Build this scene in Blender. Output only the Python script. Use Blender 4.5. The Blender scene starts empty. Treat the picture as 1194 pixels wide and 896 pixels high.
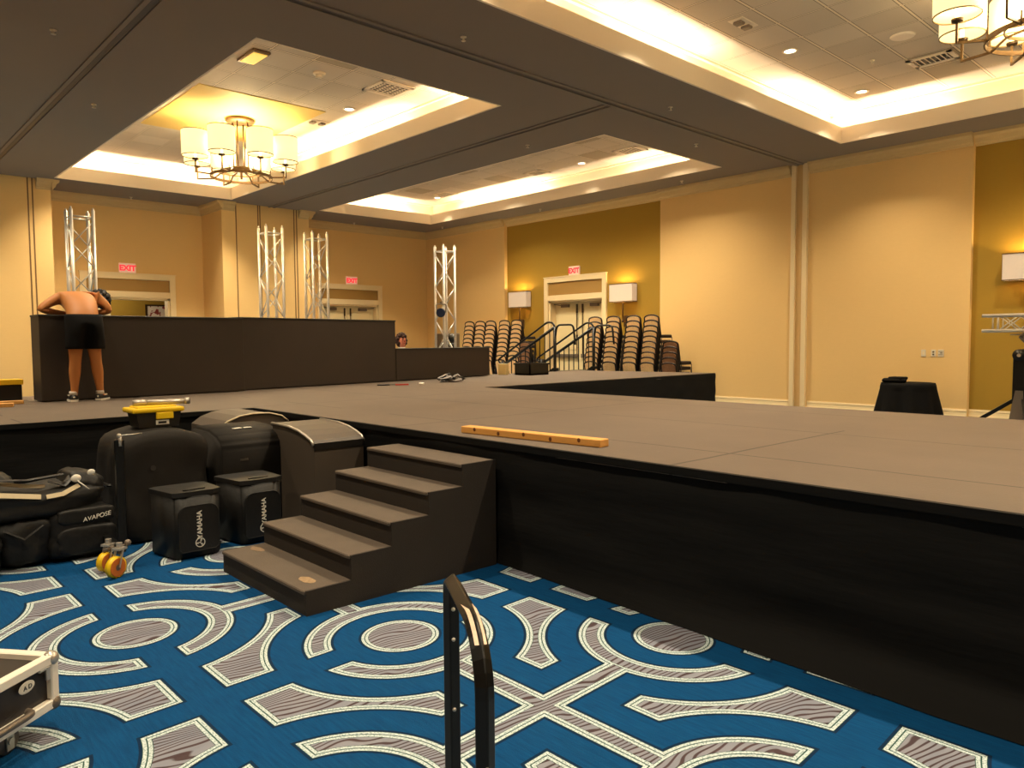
import bpy, bmesh, math, random
from mathutils import Vector, Matrix, noise
random.seed(7)
C = bpy.context.scene.collection
SC = bpy.context.scene
PI = math.pi
R = math.radians

# ------------------------------------------------------------------ materials
class NT:
    """small helper to write shader maths"""
    def __init__(s, m):
        s.t = m.node_tree; s.n = s.t.nodes; s.l = s.t.links
    def node(s, typ, **kw):
        n = s.n.new(typ)
        for k, v in kw.items():
            setattr(n, k, v)
        return n
    def link(s, a, b):
        if isinstance(a, (int, float)):
            b.default_value = a
        elif isinstance(a, tuple):
            b.default_value = a
        else:
            s.l.new(a, b)
    def m(s, op, a, b=None, c=None):
        n = s.node('ShaderNodeMath', operation=op)
        s.link(a, n.inputs[0])
        if b is not None: s.link(b, n.inputs[1])
        if c is not None: s.link(c, n.inputs[2])
        return n.outputs[0]
    def add(s, a, b): return s.m('ADD', a, b)
    def sub(s, a, b): return s.m('SUBTRACT', a, b)
    def mul(s, a, b): return s.m('MULTIPLY', a, b)
    def mx(s, *a):
        r = a[0]
        for b in a[1:]: r = s.m('MAXIMUM', r, b)
        return r
    def mn(s, *a):
        r = a[0]
        for b in a[1:]: r = s.m('MINIMUM', r, b)
        return r
    def lt(s, a, b): return s.m('LESS_THAN', a, b)
    def gt(s, a, b): return s.m('GREATER_THAN', a, b)
    def mix(s, f, a, b):
        n = s.node('ShaderNodeMix', data_type='RGBA')
        s.link(f, n.inputs[0]); s.link(a, n.inputs[6]); s.link(b, n.inputs[7])
        return n.outputs[2]
    def noise(s, vec, scale, detail=3, rough=.5):
        n = s.node('ShaderNodeTexNoise')
        n.inputs['Scale'].default_value = scale; n.inputs['Detail'].default_value = detail
        n.inputs['Roughness'].default_value = rough
        if vec is not None: s.l.new(vec, n.inputs['Vector'])
        return n.outputs[0]
    def comb(s, x, y, z=0.0):
        n = s.node('ShaderNodeCombineXYZ')
        s.link(x, n.inputs[0]); s.link(y, n.inputs[1]); s.link(z, n.inputs[2])
        return n.outputs[0]

def lin(c):
    def f(v):
        v /= 255.0
        return v / 12.92 if v <= .04045 else ((v + .055) / 1.055) ** 2.4
    return (f(c[0]), f(c[1]), f(c[2]), 1.0)

def mat(name, rgb, rough=.6, metal=0.0, var=0.0, vscale=6.0, bump=0.0, bscale=40.0, emit=None, estr=0.0, spec=.5, stretch=(1, 1, 1), sheen=0.0):
    m = bpy.data.materials.new(name); m.use_nodes = True
    t = NT(m); b = t.n['Principled BSDF']
    col = lin(rgb)
    b.inputs['Roughness'].default_value = rough; b.inputs['Metallic'].default_value = metal
    b.inputs['Specular IOR Level'].default_value = spec
    if sheen: b.inputs['Sheen Weight'].default_value = sheen
    b.inputs['Base Color'].default_value = col
    tc = t.node('ShaderNodeTexCoord').outputs['Object']
    mp = t.node('ShaderNodeMapping'); mp.inputs['Scale'].default_value = stretch
    t.l.new(tc, mp.inputs[0]); vec = mp.outputs[0]
    if var:
        n = t.noise(vec, vscale, 4)
        f = t.add(t.mul(t.sub(n, .5), 2 * var), 1.0)
        mm = t.node('ShaderNodeMix', data_type='RGBA', blend_type='MULTIPLY')
        mm.inputs[0].default_value = 1.0; mm.inputs[6].default_value = col
        cc = t.comb(f, f, f); t.l.new(cc, mm.inputs[7])
        t.l.new(mm.outputs[2], b.inputs['Base Color'])
    if bump:
        bn = t.node('ShaderNodeBump'); bn.inputs['Strength'].default_value = bump; bn.inputs['Distance'].default_value = .01
        t.l.new(t.noise(vec, bscale, 3), bn.inputs['Height']); t.l.new(bn.outputs[0], b.inputs['Normal'])
    if emit:
        b.inputs['Emission Color'].default_value = lin(emit); b.inputs['Emission Strength'].default_value = estr
    return m

M = {}
M['wall_tan'] = mat('wall_tan_wallpaper', (231, 195, 132), .75, var=.03, vscale=14, stretch=(1, 1, 6), spec=.2)
M['wall_gold'] = mat('wall_gold_accent', (160, 128, 48), .75, var=.04, vscale=12, stretch=(1, 1, 6), spec=.2)
M['trim'] = mat('cream_trim', (236, 214, 168), .5)
M['door'] = mat('cream_door_paint', (236, 218, 170), .45)
M['transom'] = mat('tan_transom', (160, 124, 62), .6)
M['soffit'] = mat('grey_beige_soffit', (138, 128, 119), .8, var=.02, vscale=3, spec=.2)
M['cove'] = mat('cream_cove_paint', (244, 230, 206), .7)
M['track'] = mat('dark_track', (72, 62, 52), .5)
M['gyp'] = mat('ceiling_panel_paint', (220, 190, 110), .7)
M['black_skirt'] = mat('black_skirt_cloth', (13, 12, 11), .8, var=.25, vscale=3, stretch=(.6, .6, 4), bump=.5, bscale=5, spec=.2)
M['black_paint'] = mat('black_flat_paint', (56, 48, 42), .6, var=.12, vscale=2.5, spec=.3)
M['black_cloth'] = mat('black_table_cloth', (10, 9, 9), .85, spec=.15)
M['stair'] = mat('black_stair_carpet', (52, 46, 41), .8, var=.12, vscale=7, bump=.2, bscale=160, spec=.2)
M['tread'] = mat('worn_stair_tread', (94, 83, 73), .75, var=.15, vscale=6, bump=.2, bscale=160, spec=.2)  # strong ceiling light on the treads is put into this lighter tone
M['cover'] = mat('black_speaker_cover', (33, 29, 25), .75, var=.12, vscale=4, bump=.25, bscale=9, spec=.25)
M['nylon'] = mat('black_nylon', (24, 22, 20), .55, var=.2, vscale=9, bump=.45, bscale=12, spec=.4)
M['pocket'] = mat('black_pocket_nylon', (24, 22, 20), .45, bump=.6, bscale=14, spec=.5)
M['case_grey'] = mat('charcoal_case', (82, 72, 62), .5, var=.06, spec=.4)
M['silver'] = mat('silver_edge', (200, 192, 180), .35, .7)
M['alu'] = mat('aluminium_tube', (218, 212, 202), .32, .5)
M['black_metal'] = mat('black_metal', (18, 17, 16), .35, .3)
M['worn_metal'] = mat('worn_metal_top', (236, 206, 180), .4, .2, var=.5, vscale=45)
M['white_print'] = mat('white_print', (236, 230, 216), .6)
M['bag_stripe'] = mat('pale_bag_stripe', (214, 196, 160), .6)
M['yellow'] = mat('yellow_plastic', (244, 200, 16), .4)
M['black_plastic'] = mat('black_plastic', (26, 24, 22), .4)
M['orange'] = mat('orange_hub', (196, 104, 30), .4)
M['bronze'] = mat('brushed_bronze', (96, 74, 48), .4, .6)
M['bronze_dark'] = mat('dark_bronze', (70, 52, 32), .4, .5)
M['shade'] = mat('lit_shade_fabric', (245, 230, 180), .8, emit=(255, 238, 180), estr=1.0)
M['shade_in'] = mat('lit_shade_lining', (250, 240, 210), .8, emit=(255, 238, 190), estr=1.6)
M['shade_rim'] = mat('shade_rim', (120, 96, 54), .6)
M['bulb'] = mat('lit_bulb', (255, 240, 200), .5, emit=(255, 228, 150), estr=5)
M['sconce'] = mat('sconce_shade_fabric', (206, 190, 172), .8, emit=(230, 205, 180), estr=.22, var=.03, vscale=30)
M['lamp_face'] = mat('lit_downlight', (255, 250, 240), .5, emit=(255, 244, 226), estr=6)
M['white_plastic'] = mat('white_plastic', (226, 214, 190), .4)
M['vent'] = mat('vent_paint', (240, 226, 206), .5)
M['vent_dark'] = mat('vent_dark', (30, 25, 22), .6)
M['exit_plate'] = mat('exit_sign_plate', (232, 205, 180), .5, emit=(255, 200, 180), estr=.25)
M['exit_red'] = mat('exit_sign_red', (220, 40, 50), .5, emit=(255, 40, 60), estr=.9)
M['outlet_dark'] = mat('outlet_slots', (90, 76, 56), .5)
M['chair_fabric'] = mat('tan_chair_fabric', (248, 208, 150), .85, var=.3, vscale=38, sheen=.1)
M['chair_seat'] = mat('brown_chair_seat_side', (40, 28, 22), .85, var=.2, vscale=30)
M['chair_dark_fabric'] = mat('brown_chair_fabric', (150, 110, 78), .85, var=.3, vscale=30)  # chair fabric of the shaded stacks, shade put into a darker tone
M['chair_frame'] = mat('dark_chair_frame', (36, 24, 18), .4, .3)
M['skin'] = mat('skin', (196, 128, 70), .55, var=.06, vscale=9)
M['shorts'] = mat('black_shorts', (12, 11, 12), .85, bump=.4, bscale=10, spec=.2)
M['hair'] = mat('dark_hair', (24, 20, 20), .6, bump=.9, bscale=60)
M['brown_hair'] = mat('brown_hair', (58, 26, 18), .6, bump=.8, bscale=60)
M['face'] = mat('pale_skin', (226, 140, 112), .6)
M['shoe'] = mat('black_shoe', (22, 20, 20), .5)
M['sock'] = mat('white_sock', (220, 210, 200), .8)
M['shirt'] = mat('dark_shirt', (40, 36, 40), .8)
M['grey_metal'] = mat('grey_metal', (120, 108, 96), .4, .4)
M['flight_black'] = mat('flight_case_laminate', (44, 36, 30), .5)
M['navy'] = mat('navy_plastic', (22, 28, 52), .35)
M['lens'] = mat('glass_lens', (60, 74, 110), .15, .2)
M['cable_grey'] = mat('pale_cable', (168, 160, 156), .5)
M['red_plastic'] = mat('red_plastic', (176, 44, 30), .5)

def wood(name, a, b):
    m = bpy.data.materials.new(name); m.use_nodes = True
    t = NT(m); p = t.n['Principled BSDF']; p.inputs['Roughness'].default_value = .6
    tc = t.node('ShaderNodeTexCoord').outputs['Object']
    mp = t.node('ShaderNodeMapping'); mp.inputs['Scale'].default_value = (3, 40, 40); t.l.new(tc, mp.inputs[0])
    n = t.noise(mp.outputs[0], 1.0, 4)
    t.l.new(t.mix(n, lin(a), lin(b)), p.inputs['Base Color'])
    return m
M['lumber'] = wood('pine_lumber', (232, 176, 96), (206, 140, 64))

def stage_material():
    m = bpy.data.materials.new('stage_deck_surface'); m.use_nodes = True
    t = NT(m); p = t.n['Principled BSDF']; p.inputs['Roughness'].default_value = .62
    p.inputs['Specular IOR Level'].default_value = .3
    tc = t.node('ShaderNodeTexCoord').outputs['Object']
    s = t.node('ShaderNodeSeparateXYZ'); t.l.new(tc, s.inputs[0]); x, y = s.outputs[0], s.outputs[1]
    wob = t.mul(t.sub(t.noise(tc, 1.3, 2), .5), .03)
    def seam(v, period, off, w):
        a = t.m('PINGPONG', t.add(t.add(v, off), wob), period / 2)
        return t.lt(a, w)
    # deck sections of 2.44 x 1.22 m; some joints are tight and do not show
    jx = seam(x, 2.44, 2.55, .010); jy = seam(y, 1.22, -4.2 + 1.22 * 4, .009)
    fade = t.gt(t.noise(tc, .55, 2), .42)
    j = t.mul(t.mx(jx, jy), fade)
    n = t.noise(tc, 2.2, 5, .6)
    base = t.mix(n, lin((91, 79, 69)), lin((107, 94, 82)))
    scuff = t.mul(t.gt(t.noise(tc, 22, 2), .74), .35)
    base = t.mix(scuff, base, lin((122, 108, 94)))
    t.l.new(t.mix(t.mul(j, .75), base, lin((40, 34, 30))), p.inputs['Base Color'])
    bn = t.node('ShaderNodeBump'); bn.inputs['Strength'].default_value = .12; bn.inputs['Distance'].default_value = .01
    t.l.new(t.noise(tc, 90, 2), bn.inputs['Height']); t.l.new(bn.outputs[0], p.inputs['Normal'])
    return m
M['stage'] = stage_material()

def tile_material():
    m = bpy.data.materials.new('acoustic_ceiling_tiles'); m.use_nodes = True
    t = NT(m); p = t.n['Principled BSDF']; p.inputs['Roughness'].default_value = .85
    tc = t.node('ShaderNodeTexCoord').outputs['Object']
    s = t.node('ShaderNodeSeparateXYZ'); t.l.new(tc, s.inputs[0]); x, y = s.outputs[0], s.outputs[1]
    gx = t.add(x, 4.72 + .61 * 40); gy = t.add(y, -8.90 + .61 * 40)
    lx = t.lt(t.m('PINGPONG', gx, .305), .014); ly = t.lt(t.m('PINGPONG', gy, .305), .010)
    line = t.mx(lx, ly)
    edge = t.mx(t.lt(t.m('PINGPONG', gx, .305), .024), t.lt(t.m('PINGPONG', gy, .305), .018))
    cx = t.m('FLOOR', t.m('DIVIDE', gx, .61)); cy = t.m('FLOOR', t.m('DIVIDE', gy, .61))
    wn = t.node('ShaderNodeTexWhiteNoise', noise_dimensions='2D'); t.l.new(t.comb(cx, cy), wn.inputs[0])
    fine = t.noise(tc, 60, 2)
    base = t.mix(wn.outputs[0], lin((206, 192, 172)), lin((222, 208, 188)))
    base = t.mix(t.mul(t.gt(wn.outputs[0], .95), .6), base, lin((150, 132, 100)))
    base = t.mix(t.mul(fine, .15), base, lin((140, 124, 104)))
    base = t.mix(t.mul(edge, .8), base, lin((84, 68, 52)))
    t.l.new(t.mix(line, base, lin((236, 220, 194))), p.inputs['Base Color'])
    return m
M['tiles'] = tile_material()

def carpet_material():
    m = bpy.data.materials.new('patterned_ballroom_carpet'); m.use_nodes = True
    t = NT(m); p = t.n['Principled BSDF']; p.inputs['Roughness'].default_value = .9
    p.inputs['Specular IOR Level'].default_value = .15
    tc = t.node('ShaderNodeTexCoord').outputs['Object']
    s = t.node('ShaderNodeSeparateXYZ'); t.l.new(tc, s.inputs[0])
    X, Y = t.add(s.outputs[0], 2.912), t.add(s.outputs[1], -1.975)
    ax, ay = .95, .897
    u = t.add(X, t.mul(Y, .05)); v = Y
    pu = t.m('PINGPONG', u, ax)
    pv = t.m('PINGPONG', v, ay)
    qu = t.sub(ax, pu); qv = t.sub(ay, pv)
    d0 = t.m('SQRT', t.add(t.mul(pu, pu), t.mul(pv, pv)))
    d1 = t.m('SQRT', t.add(t.mul(qu, qu), t.mul(qv, qv)))
    d = t.mn(d0, d1)
    disk = t.sub(d, .187)
    ring0 = t.mx(t.sub(.325, d0), t.sub(d0, .449), t.sub(.081, pu))
    ring1 = t.mx(t.sub(.325, d1), t.sub(d1, .449), t.sub(.081, qv))
    sh = t.mx(t.sub(pv, .06), t.sub(.39, pu))
    sv = t.mx(t.sub(qu, .06), t.sub(.39, qv))
    glass = t.mx(t.sub(.607, d), t.sub(.081, pu), t.sub(.219, qu), t.sub(.217, pv), t.sub(.085, qv))
    sd = t.mn(disk, ring0, ring1, sh, sv, glass)
    inside = t.lt(sd, 0.0)
    core = t.lt(sd, -.036)
    # wood-grain figure: fine dark lines running across the hall, wandering
    wx = t.noise(t.comb(t.mul(s.outputs[0], 3.2), t.mul(s.outputs[1], 1.5)), 1.0, 2)
    wx2 = t.noise(t.comb(t.mul(s.outputs[0], 11), t.mul(s.outputs[1], 4.0)), 1.0, 1)
    ph = t.add(t.add(t.mul(s.outputs[0], 250.0), t.mul(s.outputs[1], -30.0)), t.add(t.mul(wx, 75.0), t.mul(wx2, 9.0)))
    g = t.m('SINE', ph)
    grain = t.m('SMOOTH_MIN', t.mx(t.mul(t.sub(g, .25), 2.2), 0.0), 1.0, .1)
    fine = t.noise(t.comb(t.mul(s.outputs[0], 60), t.mul(s.outputs[1], 8)), 1.0, 2)
    grey = t.mix(wx2, lin((150, 150, 158)), lin((122, 130, 146)))
    brown = t.mix(wx, lin((48, 32, 36)), lin((74, 50, 50)))
    fill = t.mix(t.mul(grain, .95), grey, brown)
    fill = t.mix(t.mul(fine, .25), fill, lin((104, 96, 102)))
    # stitched border: two pale cords with a green line between, speckled
    cord = t.m('PINGPONG', t.add(sd, 1.008), .0090)
    speck = t.gt(t.noise(tc, 150, 0), .56)
    pale = t.mix(t.mul(speck, .55), lin((200, 212, 214)), lin((76, 116, 114)))
    border = t.mix(t.lt(cord, .0024), pale, lin((44, 78, 72)))
    # blue ground
    bw = t.noise(t.comb(t.mul(s.outputs[0], 9), t.mul(s.outputs[1], 90)), 1.0, 3)
    bw2 = t.noise(tc, 2.0, 3)
    blue = t.mix(bw, lin((0, 50, 92)), lin((0, 82, 136)))
    blue = t.mix(t.mul(bw2, .35), blue, lin((0, 46, 86)))
    rim = t.lt(t.m('ABSOLUTE', t.sub(sd, .005)), .006)
    blue = t.mix(t.mul(rim, .75), blue, lin((12, 22, 40)))
    col = t.mix(inside, blue, t.mix(core, border, fill))
    t.l.new(col, p.inputs['Base Color'])
    bn = t.node('ShaderNodeBump'); bn.inputs['Strength'].default_value = .35; bn.inputs['Distance'].default_value = .004
    t.l.new(t.noise(tc, 220, 1), bn.inputs['Height']); t.l.new(bn.outputs[0], p.inputs['Normal'])
    return m
M['carpet'] = carpet_material()

# ------------------------------------------------------------------ mesh helpers
class B:
    def __init__(s): s.bm = bmesh.new()
    def _bevel(s, verts, w, seg):
        es = list({e for v in verts for e in v.link_edges})
        bmesh.ops.bevel(s.bm, geom=es, offset=w, segments=seg, affect='EDGES', profile=.5)
    def box(s, c, d, bevel=0, seg=2, rz=0, mtx=None):
        r = bmesh.ops.create_cube(s.bm, size=1.0)
        T = Matrix.Translation(c) @ Matrix.Rotation(rz, 4, 'Z') @ Matrix.Diagonal((d[0], d[1], d[2], 1))
        if mtx is not None: T = mtx @ T
        bmesh.ops.transform(s.bm, matrix=T, verts=r['verts'])
        if bevel: s._bevel(r['verts'], bevel, seg)
        return s
    def span(s, a, b, bevel=0, seg=2):
        return s.box([(a[i] + b[i]) / 2 for i in range(3)], [abs(b[i] - a[i]) for i in range(3)], bevel, seg)
    def tube(s, p0, p1, r0, r1=None, seg=10, caps=True):
        p0, p1 = Vector(p0), Vector(p1); r1 = r0 if r1 is None else r1
        d = p1 - p0
        q = d.to_track_quat('Z', 'Y').to_matrix().to_4x4()
        r = bmesh.ops.create_cone(s.bm, cap_ends=caps, cap_tris=False, segments=seg, radius1=r0, radius2=r1, depth=d.length)
        bmesh.ops.transform(s.bm, matrix=Matrix.Translation((p0 + p1) / 2) @ q, verts=r['verts'])
        return s
    def bar(s, p0, p1, w, h, up=(0, 0, 1), bevel=0):
        p0, p1 = Vector(p0), Vector(p1); d = (p1 - p0); L = d.length; d.normalize()
        upv = Vector(up)
        side = d.cross(upv)
        if side.length < 1e-4: side = d.cross(Vector((1, 0, 0)))
        side.normalize(); u = side.cross(d)
        T = Matrix((side, d, u)).transposed().to_4x4(); T.translation = (p0 + p1) / 2
        r = bmesh.ops.create_cube(s.bm, size=1.0)
        bmesh.ops.transform(s.bm, matrix=T @ Matrix.Diagonal((w, L, h, 1)), verts=r['verts'])
        if bevel: s._bevel(r['verts'], bevel, 1)
        return s
    def path(s, pts, r, seg=8, closed=False, sx=1.0, sy=1.0, up=None):
        pts = [Vector(p) for p in pts]; n = len(pts); rings = []
        pu = None
        for i, p in enumerate(pts):
            if closed: t = pts[(i + 1) % n] - pts[i - 1]
            else: t = pts[min(i + 1, n - 1)] - pts[max(i - 1, 0)]
            t.normalize()
            if pu is None:
                a = Vector(up) if up else (Vector((0, 0, 1)) if abs(t.z) < .9 else Vector((1, 0, 0)))
                pu = (a - t * a.dot(t)).normalized()
            else:
                pu = (pu - t * pu.dot(t)).normalized()
            w = t.cross(pu)
            rr = r[i] if isinstance(r, (list, tuple)) else r
            rings.append([s.bm.verts.new(p + pu * (math.cos(2 * PI * k / seg + PI / seg) * rr * sy) + w * (math.sin(2 * PI * k / seg + PI / seg) * rr * sx)) for k in range(seg)])
        m = n if closed else n - 1
        for i in range(m):
            a, b = rings[i], rings[(i + 1) % n]
            for k in range(seg):
                s.bm.faces.new((a[k], a[(k + 1) % seg], b[(k + 1) % seg], b[k]))
        if not closed:
            s.bm.faces.new(list(reversed(rings[0]))); s.bm.faces.new(rings[-1])
        return s
    def lathe(s, prof, c=(0, 0, 0), seg=20, closed=False):
        rings = []
        for r, z in prof:
            rings.append([s.bm.verts.new((c[0] + r * math.cos(2 * PI * k / seg), c[1] + r * math.sin(2 * PI * k / seg), c[2] + z)) for k in range(seg)])
        for i in range(len(rings) - 1 + (1 if closed else 0)):
            a, b = rings[i], rings[(i + 1) % len(rings)]
            for k in range(seg):
                s.bm.faces.new((a[k], a[(k + 1) % seg], b[(k + 1) % seg], b[k]))
        if not closed:
            if prof[0][0] > 1e-5: s.bm.faces.new(list(reversed(rings[0])))
            if prof[-1][0] > 1e-5: s.bm.faces.new(rings[-1])
        return s
    def prism(s, poly, fn, a, b):
        """poly: 2-D points; fn(p, t) -> 3-D point; extruded from t=a to t=b"""
        A = [s.bm.verts.new(fn(p, a)) for p in poly]; Bv = [s.bm.verts.new(fn(p, b)) for p in poly]
        n = len(poly)
        s.bm.faces.new(A); s.bm.faces.new(list(reversed(Bv)))
        for i in range(n):
            s.bm.faces.new((A[i], Bv[i], Bv[(i + 1) % n], A[(i + 1) % n]))
        return s
    def ball(s, c, r, sc=(1, 1, 1), u=14, v=9, mtx=None):
        q = bmesh.ops.create_uvsphere(s.bm, u_segments=u, v_segments=v, radius=r)
        T = Matrix.Translation(c) @ (mtx if mtx is not None else Matrix()) @ Matrix.Diagonal((sc[0], sc[1], sc[2], 1))
        bmesh.ops.transform(s.bm, matrix=T, verts=q['verts'])
        return s
    def quad(s, *pts):
        s.bm.faces.new([s.bm.verts.new(p) for p in pts]); return s
    def grid(s, fn, nu, nv):
        g = [[s.bm.verts.new(fn(i / nu, j / nv)) for j in range(nv + 1)] for i in range(nu + 1)]
        for i in range(nu):
            for j in range(nv):
                s.bm.faces.new((g[i][j], g[i + 1][j], g[i + 1][j + 1], g[i][j + 1]))
        return s

def obj(name, b, m, parent=None, smooth=False):
    bm = b.bm
    bmesh.ops.recalc_face_normals(bm, faces=bm.faces)
    if parent is not None:                       # shapes are given in world coordinates
        inv = parent.matrix_basis.inverted()
        if parent.parent is not None: inv = inv @ parent.parent.matrix_basis.inverted()
        bmesh.ops.transform(bm, matrix=inv, verts=bm.verts)
    me = bpy.data.meshes.new(name); bm.to_mesh(me); bm.free()
    me.materials.append(M[m] if isinstance(m, str) else m)
    if smooth:
        for p in me.polygons: p.use_smooth = True
    o = bpy.data.objects.new(name, me); C.objects.link(o)
    if parent is not None: o.parent = parent
    return o

def tag(o, label, cat, group=None):
    o['label'] = label; o['category'] = cat
    if group: o['group'] = group
    return o

def thing(name, label, cat, loc=(0, 0, 0), rz=0, group=None):
    o = bpy.data.objects.new(name, None); C.objects.link(o)
    o.empty_display_size = .1
    o.location = loc; o.rotation_euler = (0, 0, rz)
    o.matrix_basis = Matrix.Translation(loc) @ Matrix.Rotation(rz, 4, 'Z')
    return tag(o, label, cat, group)

def struct(name, b, m, smooth=False):
    o = obj(name, b, m, None, smooth); o['kind'] = 'structure'
    return o

def dup(root, loc, rz, label, group=None):
    r = root.copy(); C.objects.link(r)
    r.matrix_basis = Matrix.Translation(loc) @ Matrix.Rotation(rz, 4, 'Z')
    r['label'] = label
    if group: r['group'] = group
    for ch in list(root.children):
        c = ch.copy(); C.objects.link(c); c.parent = r
        for g in list(ch.children):
            d = g.copy(); C.objects.link(d); d.parent = c
    return r

def text_mesh(name, txt, size, mtx, m, parent, depth=.0015, shear=0.0, bold=0.0):
    cu = bpy.data.curves.new(name, 'FONT'); cu.body = txt; cu.size = size; cu.align_x = 'CENTER'; cu.align_y = 'CENTER'
    cu.extrude = depth; cu.shear = shear; cu.offset = bold
    t = bpy.data.objects.new('tmp_text', cu); C.objects.link(t)
    dg = bpy.context.evaluated_depsgraph_get()
    me = bpy.data.meshes.new_from_object(t.evaluated_get(dg))
    bpy.data.objects.remove(t)
    me.name = name; me.transform(mtx)
    if parent is not None:
        inv = parent.matrix_basis.inverted()
        if parent.parent is not None: inv = inv @ parent.parent.matrix_basis.inverted()
        me.transform(inv)
    me.materials.clear(); me.materials.append(M[m])
    o = bpy.data.objects.new(name, me); C.objects.link(o)
    if parent is not None: o.parent = parent
    return o

def subsurf(o, lv=2):
    md = o.modifiers.new('smooth', 'SUBSURF'); md.levels = lv; md.render_levels = lv
    return o

def frame(xa, ya, za, o):
    """matrix from three axes and an origin"""
    m = Matrix((Vector(xa), Vector(ya), Vector(za))).transposed().to_4x4(); m.translation = Vector(o)
    return m

def rnd_path(corners, rad, n=5):
    """polyline with rounded corners"""
    pts = [Vector(c) for c in corners]; out = [pts[0]]
    for i in range(1, len(pts) - 1):
        a, b, c = pts[i - 1], pts[i], pts[i + 1]
        u, w = (a - b).normalized(), (c - b).normalized()
        p, q = b + u * rad, b + w * rad
        for k in range(n + 1):
            t = k / n
            out.append(p * (1 - t) ** 2 + b * (2 * t * (1 - t)) + q * t ** 2)
    out.append(pts[-1])
    return out

# ------------------------------------------------------------------ room
WY, BX = 13.9, -18.76            # right wall plane, back wall plane
XR, YF = 6.5, -7.0               # unseen walls behind the camera
ZS, ZT = 4.68, 5.265             # soffit and tile ceiling

b = B(); b.quad((BX - .2, YF - .2, 0), (XR + .2, YF - .2, 0), (XR + .2, WY + .2, 0), (BX - .2, WY + .2, 0))
struct('floor', b, 'carpet')

# right wall: tan face, gold bays recessed by 0.1 m
GOLD = [(-15.23, -10.10), (-3.96, 1.2)]
DR = (-13.65, -11.83, 2.40)      # opening of the door in the gold bay
segs = [(BX, -15.23), (-10.10, -3.96), (1.2, XR)]
b = B()
for a, c in segs: b.span((a, WY, 0), (c, WY + .3, 5.4))
struct('wall_right', b, 'wall_tan')
b = B()
for i, (a, c) in enumerate(GOLD):
    if i == 0:
        b.span((a, WY + .1, 0), (DR[0], WY + .3, 5.4)); b.span((DR[1], WY + .1, 0), (c, WY + .3, 5.4))
        b.span((DR[0], WY + .1, DR[2]), (DR[1], WY + .3, 5.4))
    else:
        b.span((a, WY + .1, 0), (c, WY + .3, 5.4))
struct('wall_right_bays', b, 'wall_gold')

# back wall with two boxed-out pockets for the folding walls
PX = -17.54
POCK = [(1.46, 3.67), (7.12, 9.33)]
BD = [(4.53, 6.31), (10.30, 12.12)]     # door openings
b = B()
for y0, y1, top in [(YF, BD[0][0], 0), (BD[0][0], BD[0][1], 2.45), (BD[0][1], BD[1][0], 0), (BD[1][0], BD[1][1], 2.45), (BD[1][1], WY + .3, 0)]:
    b.span((BX - .25, y0, top), (BX, y1, 5.4))
struct('wall_back', b, 'wall_tan')
b = B()
for y0, y1 in POCK: b.span((BX, y0, 0), (PX, y1, ZS + .02))
b.span((BX, YF, 0), (PX - .01, 1.46, ZS + .02))
struct('wall_back_pockets', b, 'wall_tan')
b = B()
for y in (3.27, 3.35, 7.46, 8.00, 8.05, 8.93, 9.0): b.span((PX - .01, y - .012, 0), (PX + .006, y + .012, ZS))
struct('trim_1', b, mat('panel_seam', (120, 88, 50), .6))
b = B()
b.span((XR, YF - .2, 0), (XR + .2, WY + .2, 5.4))
struct('wall_left', b, 'wall_tan')
b = B(); b.span((BX - .2, YF - .2, 0), (XR + .2, YF, 5.4))
struct('wall_front', b, 'wall_tan')

# soffit with tray openings
TR = [(-17.20, -8.0, 3.70, 7.21), (-17.20, -8.0, 9.49, 12.90), (-17.20, -8.0, -2.08, 1.43), (-5.67, 3.5, 3.70, 12.90), (-5.67, 3.5, -5.6, 1.43)]
xs = sorted({BX - .2, XR + .2} | {t[0] for t in TR} | {t[1] for t in TR})
ys = sorted({YF - .2, WY + .3} | {t[2] for t in TR} | {t[3] for t in TR})
b = B()
for i in range(len(xs) - 1):
    for j in range(len(ys) - 1):
        cx, cy = (xs[i] + xs[i + 1]) / 2, (ys[j] + ys[j + 1]) / 2
        if any(t[0] < cx < t[1] and t[2] < cy < t[3] for t in TR): continue
        b.quad((xs[i], ys[j], ZS), (xs[i + 1], ys[j], ZS), (xs[i + 1], ys[j + 1], ZS), (xs[i], ys[j + 1], ZS))
struct('ceiling', b, 'soffit')

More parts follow.
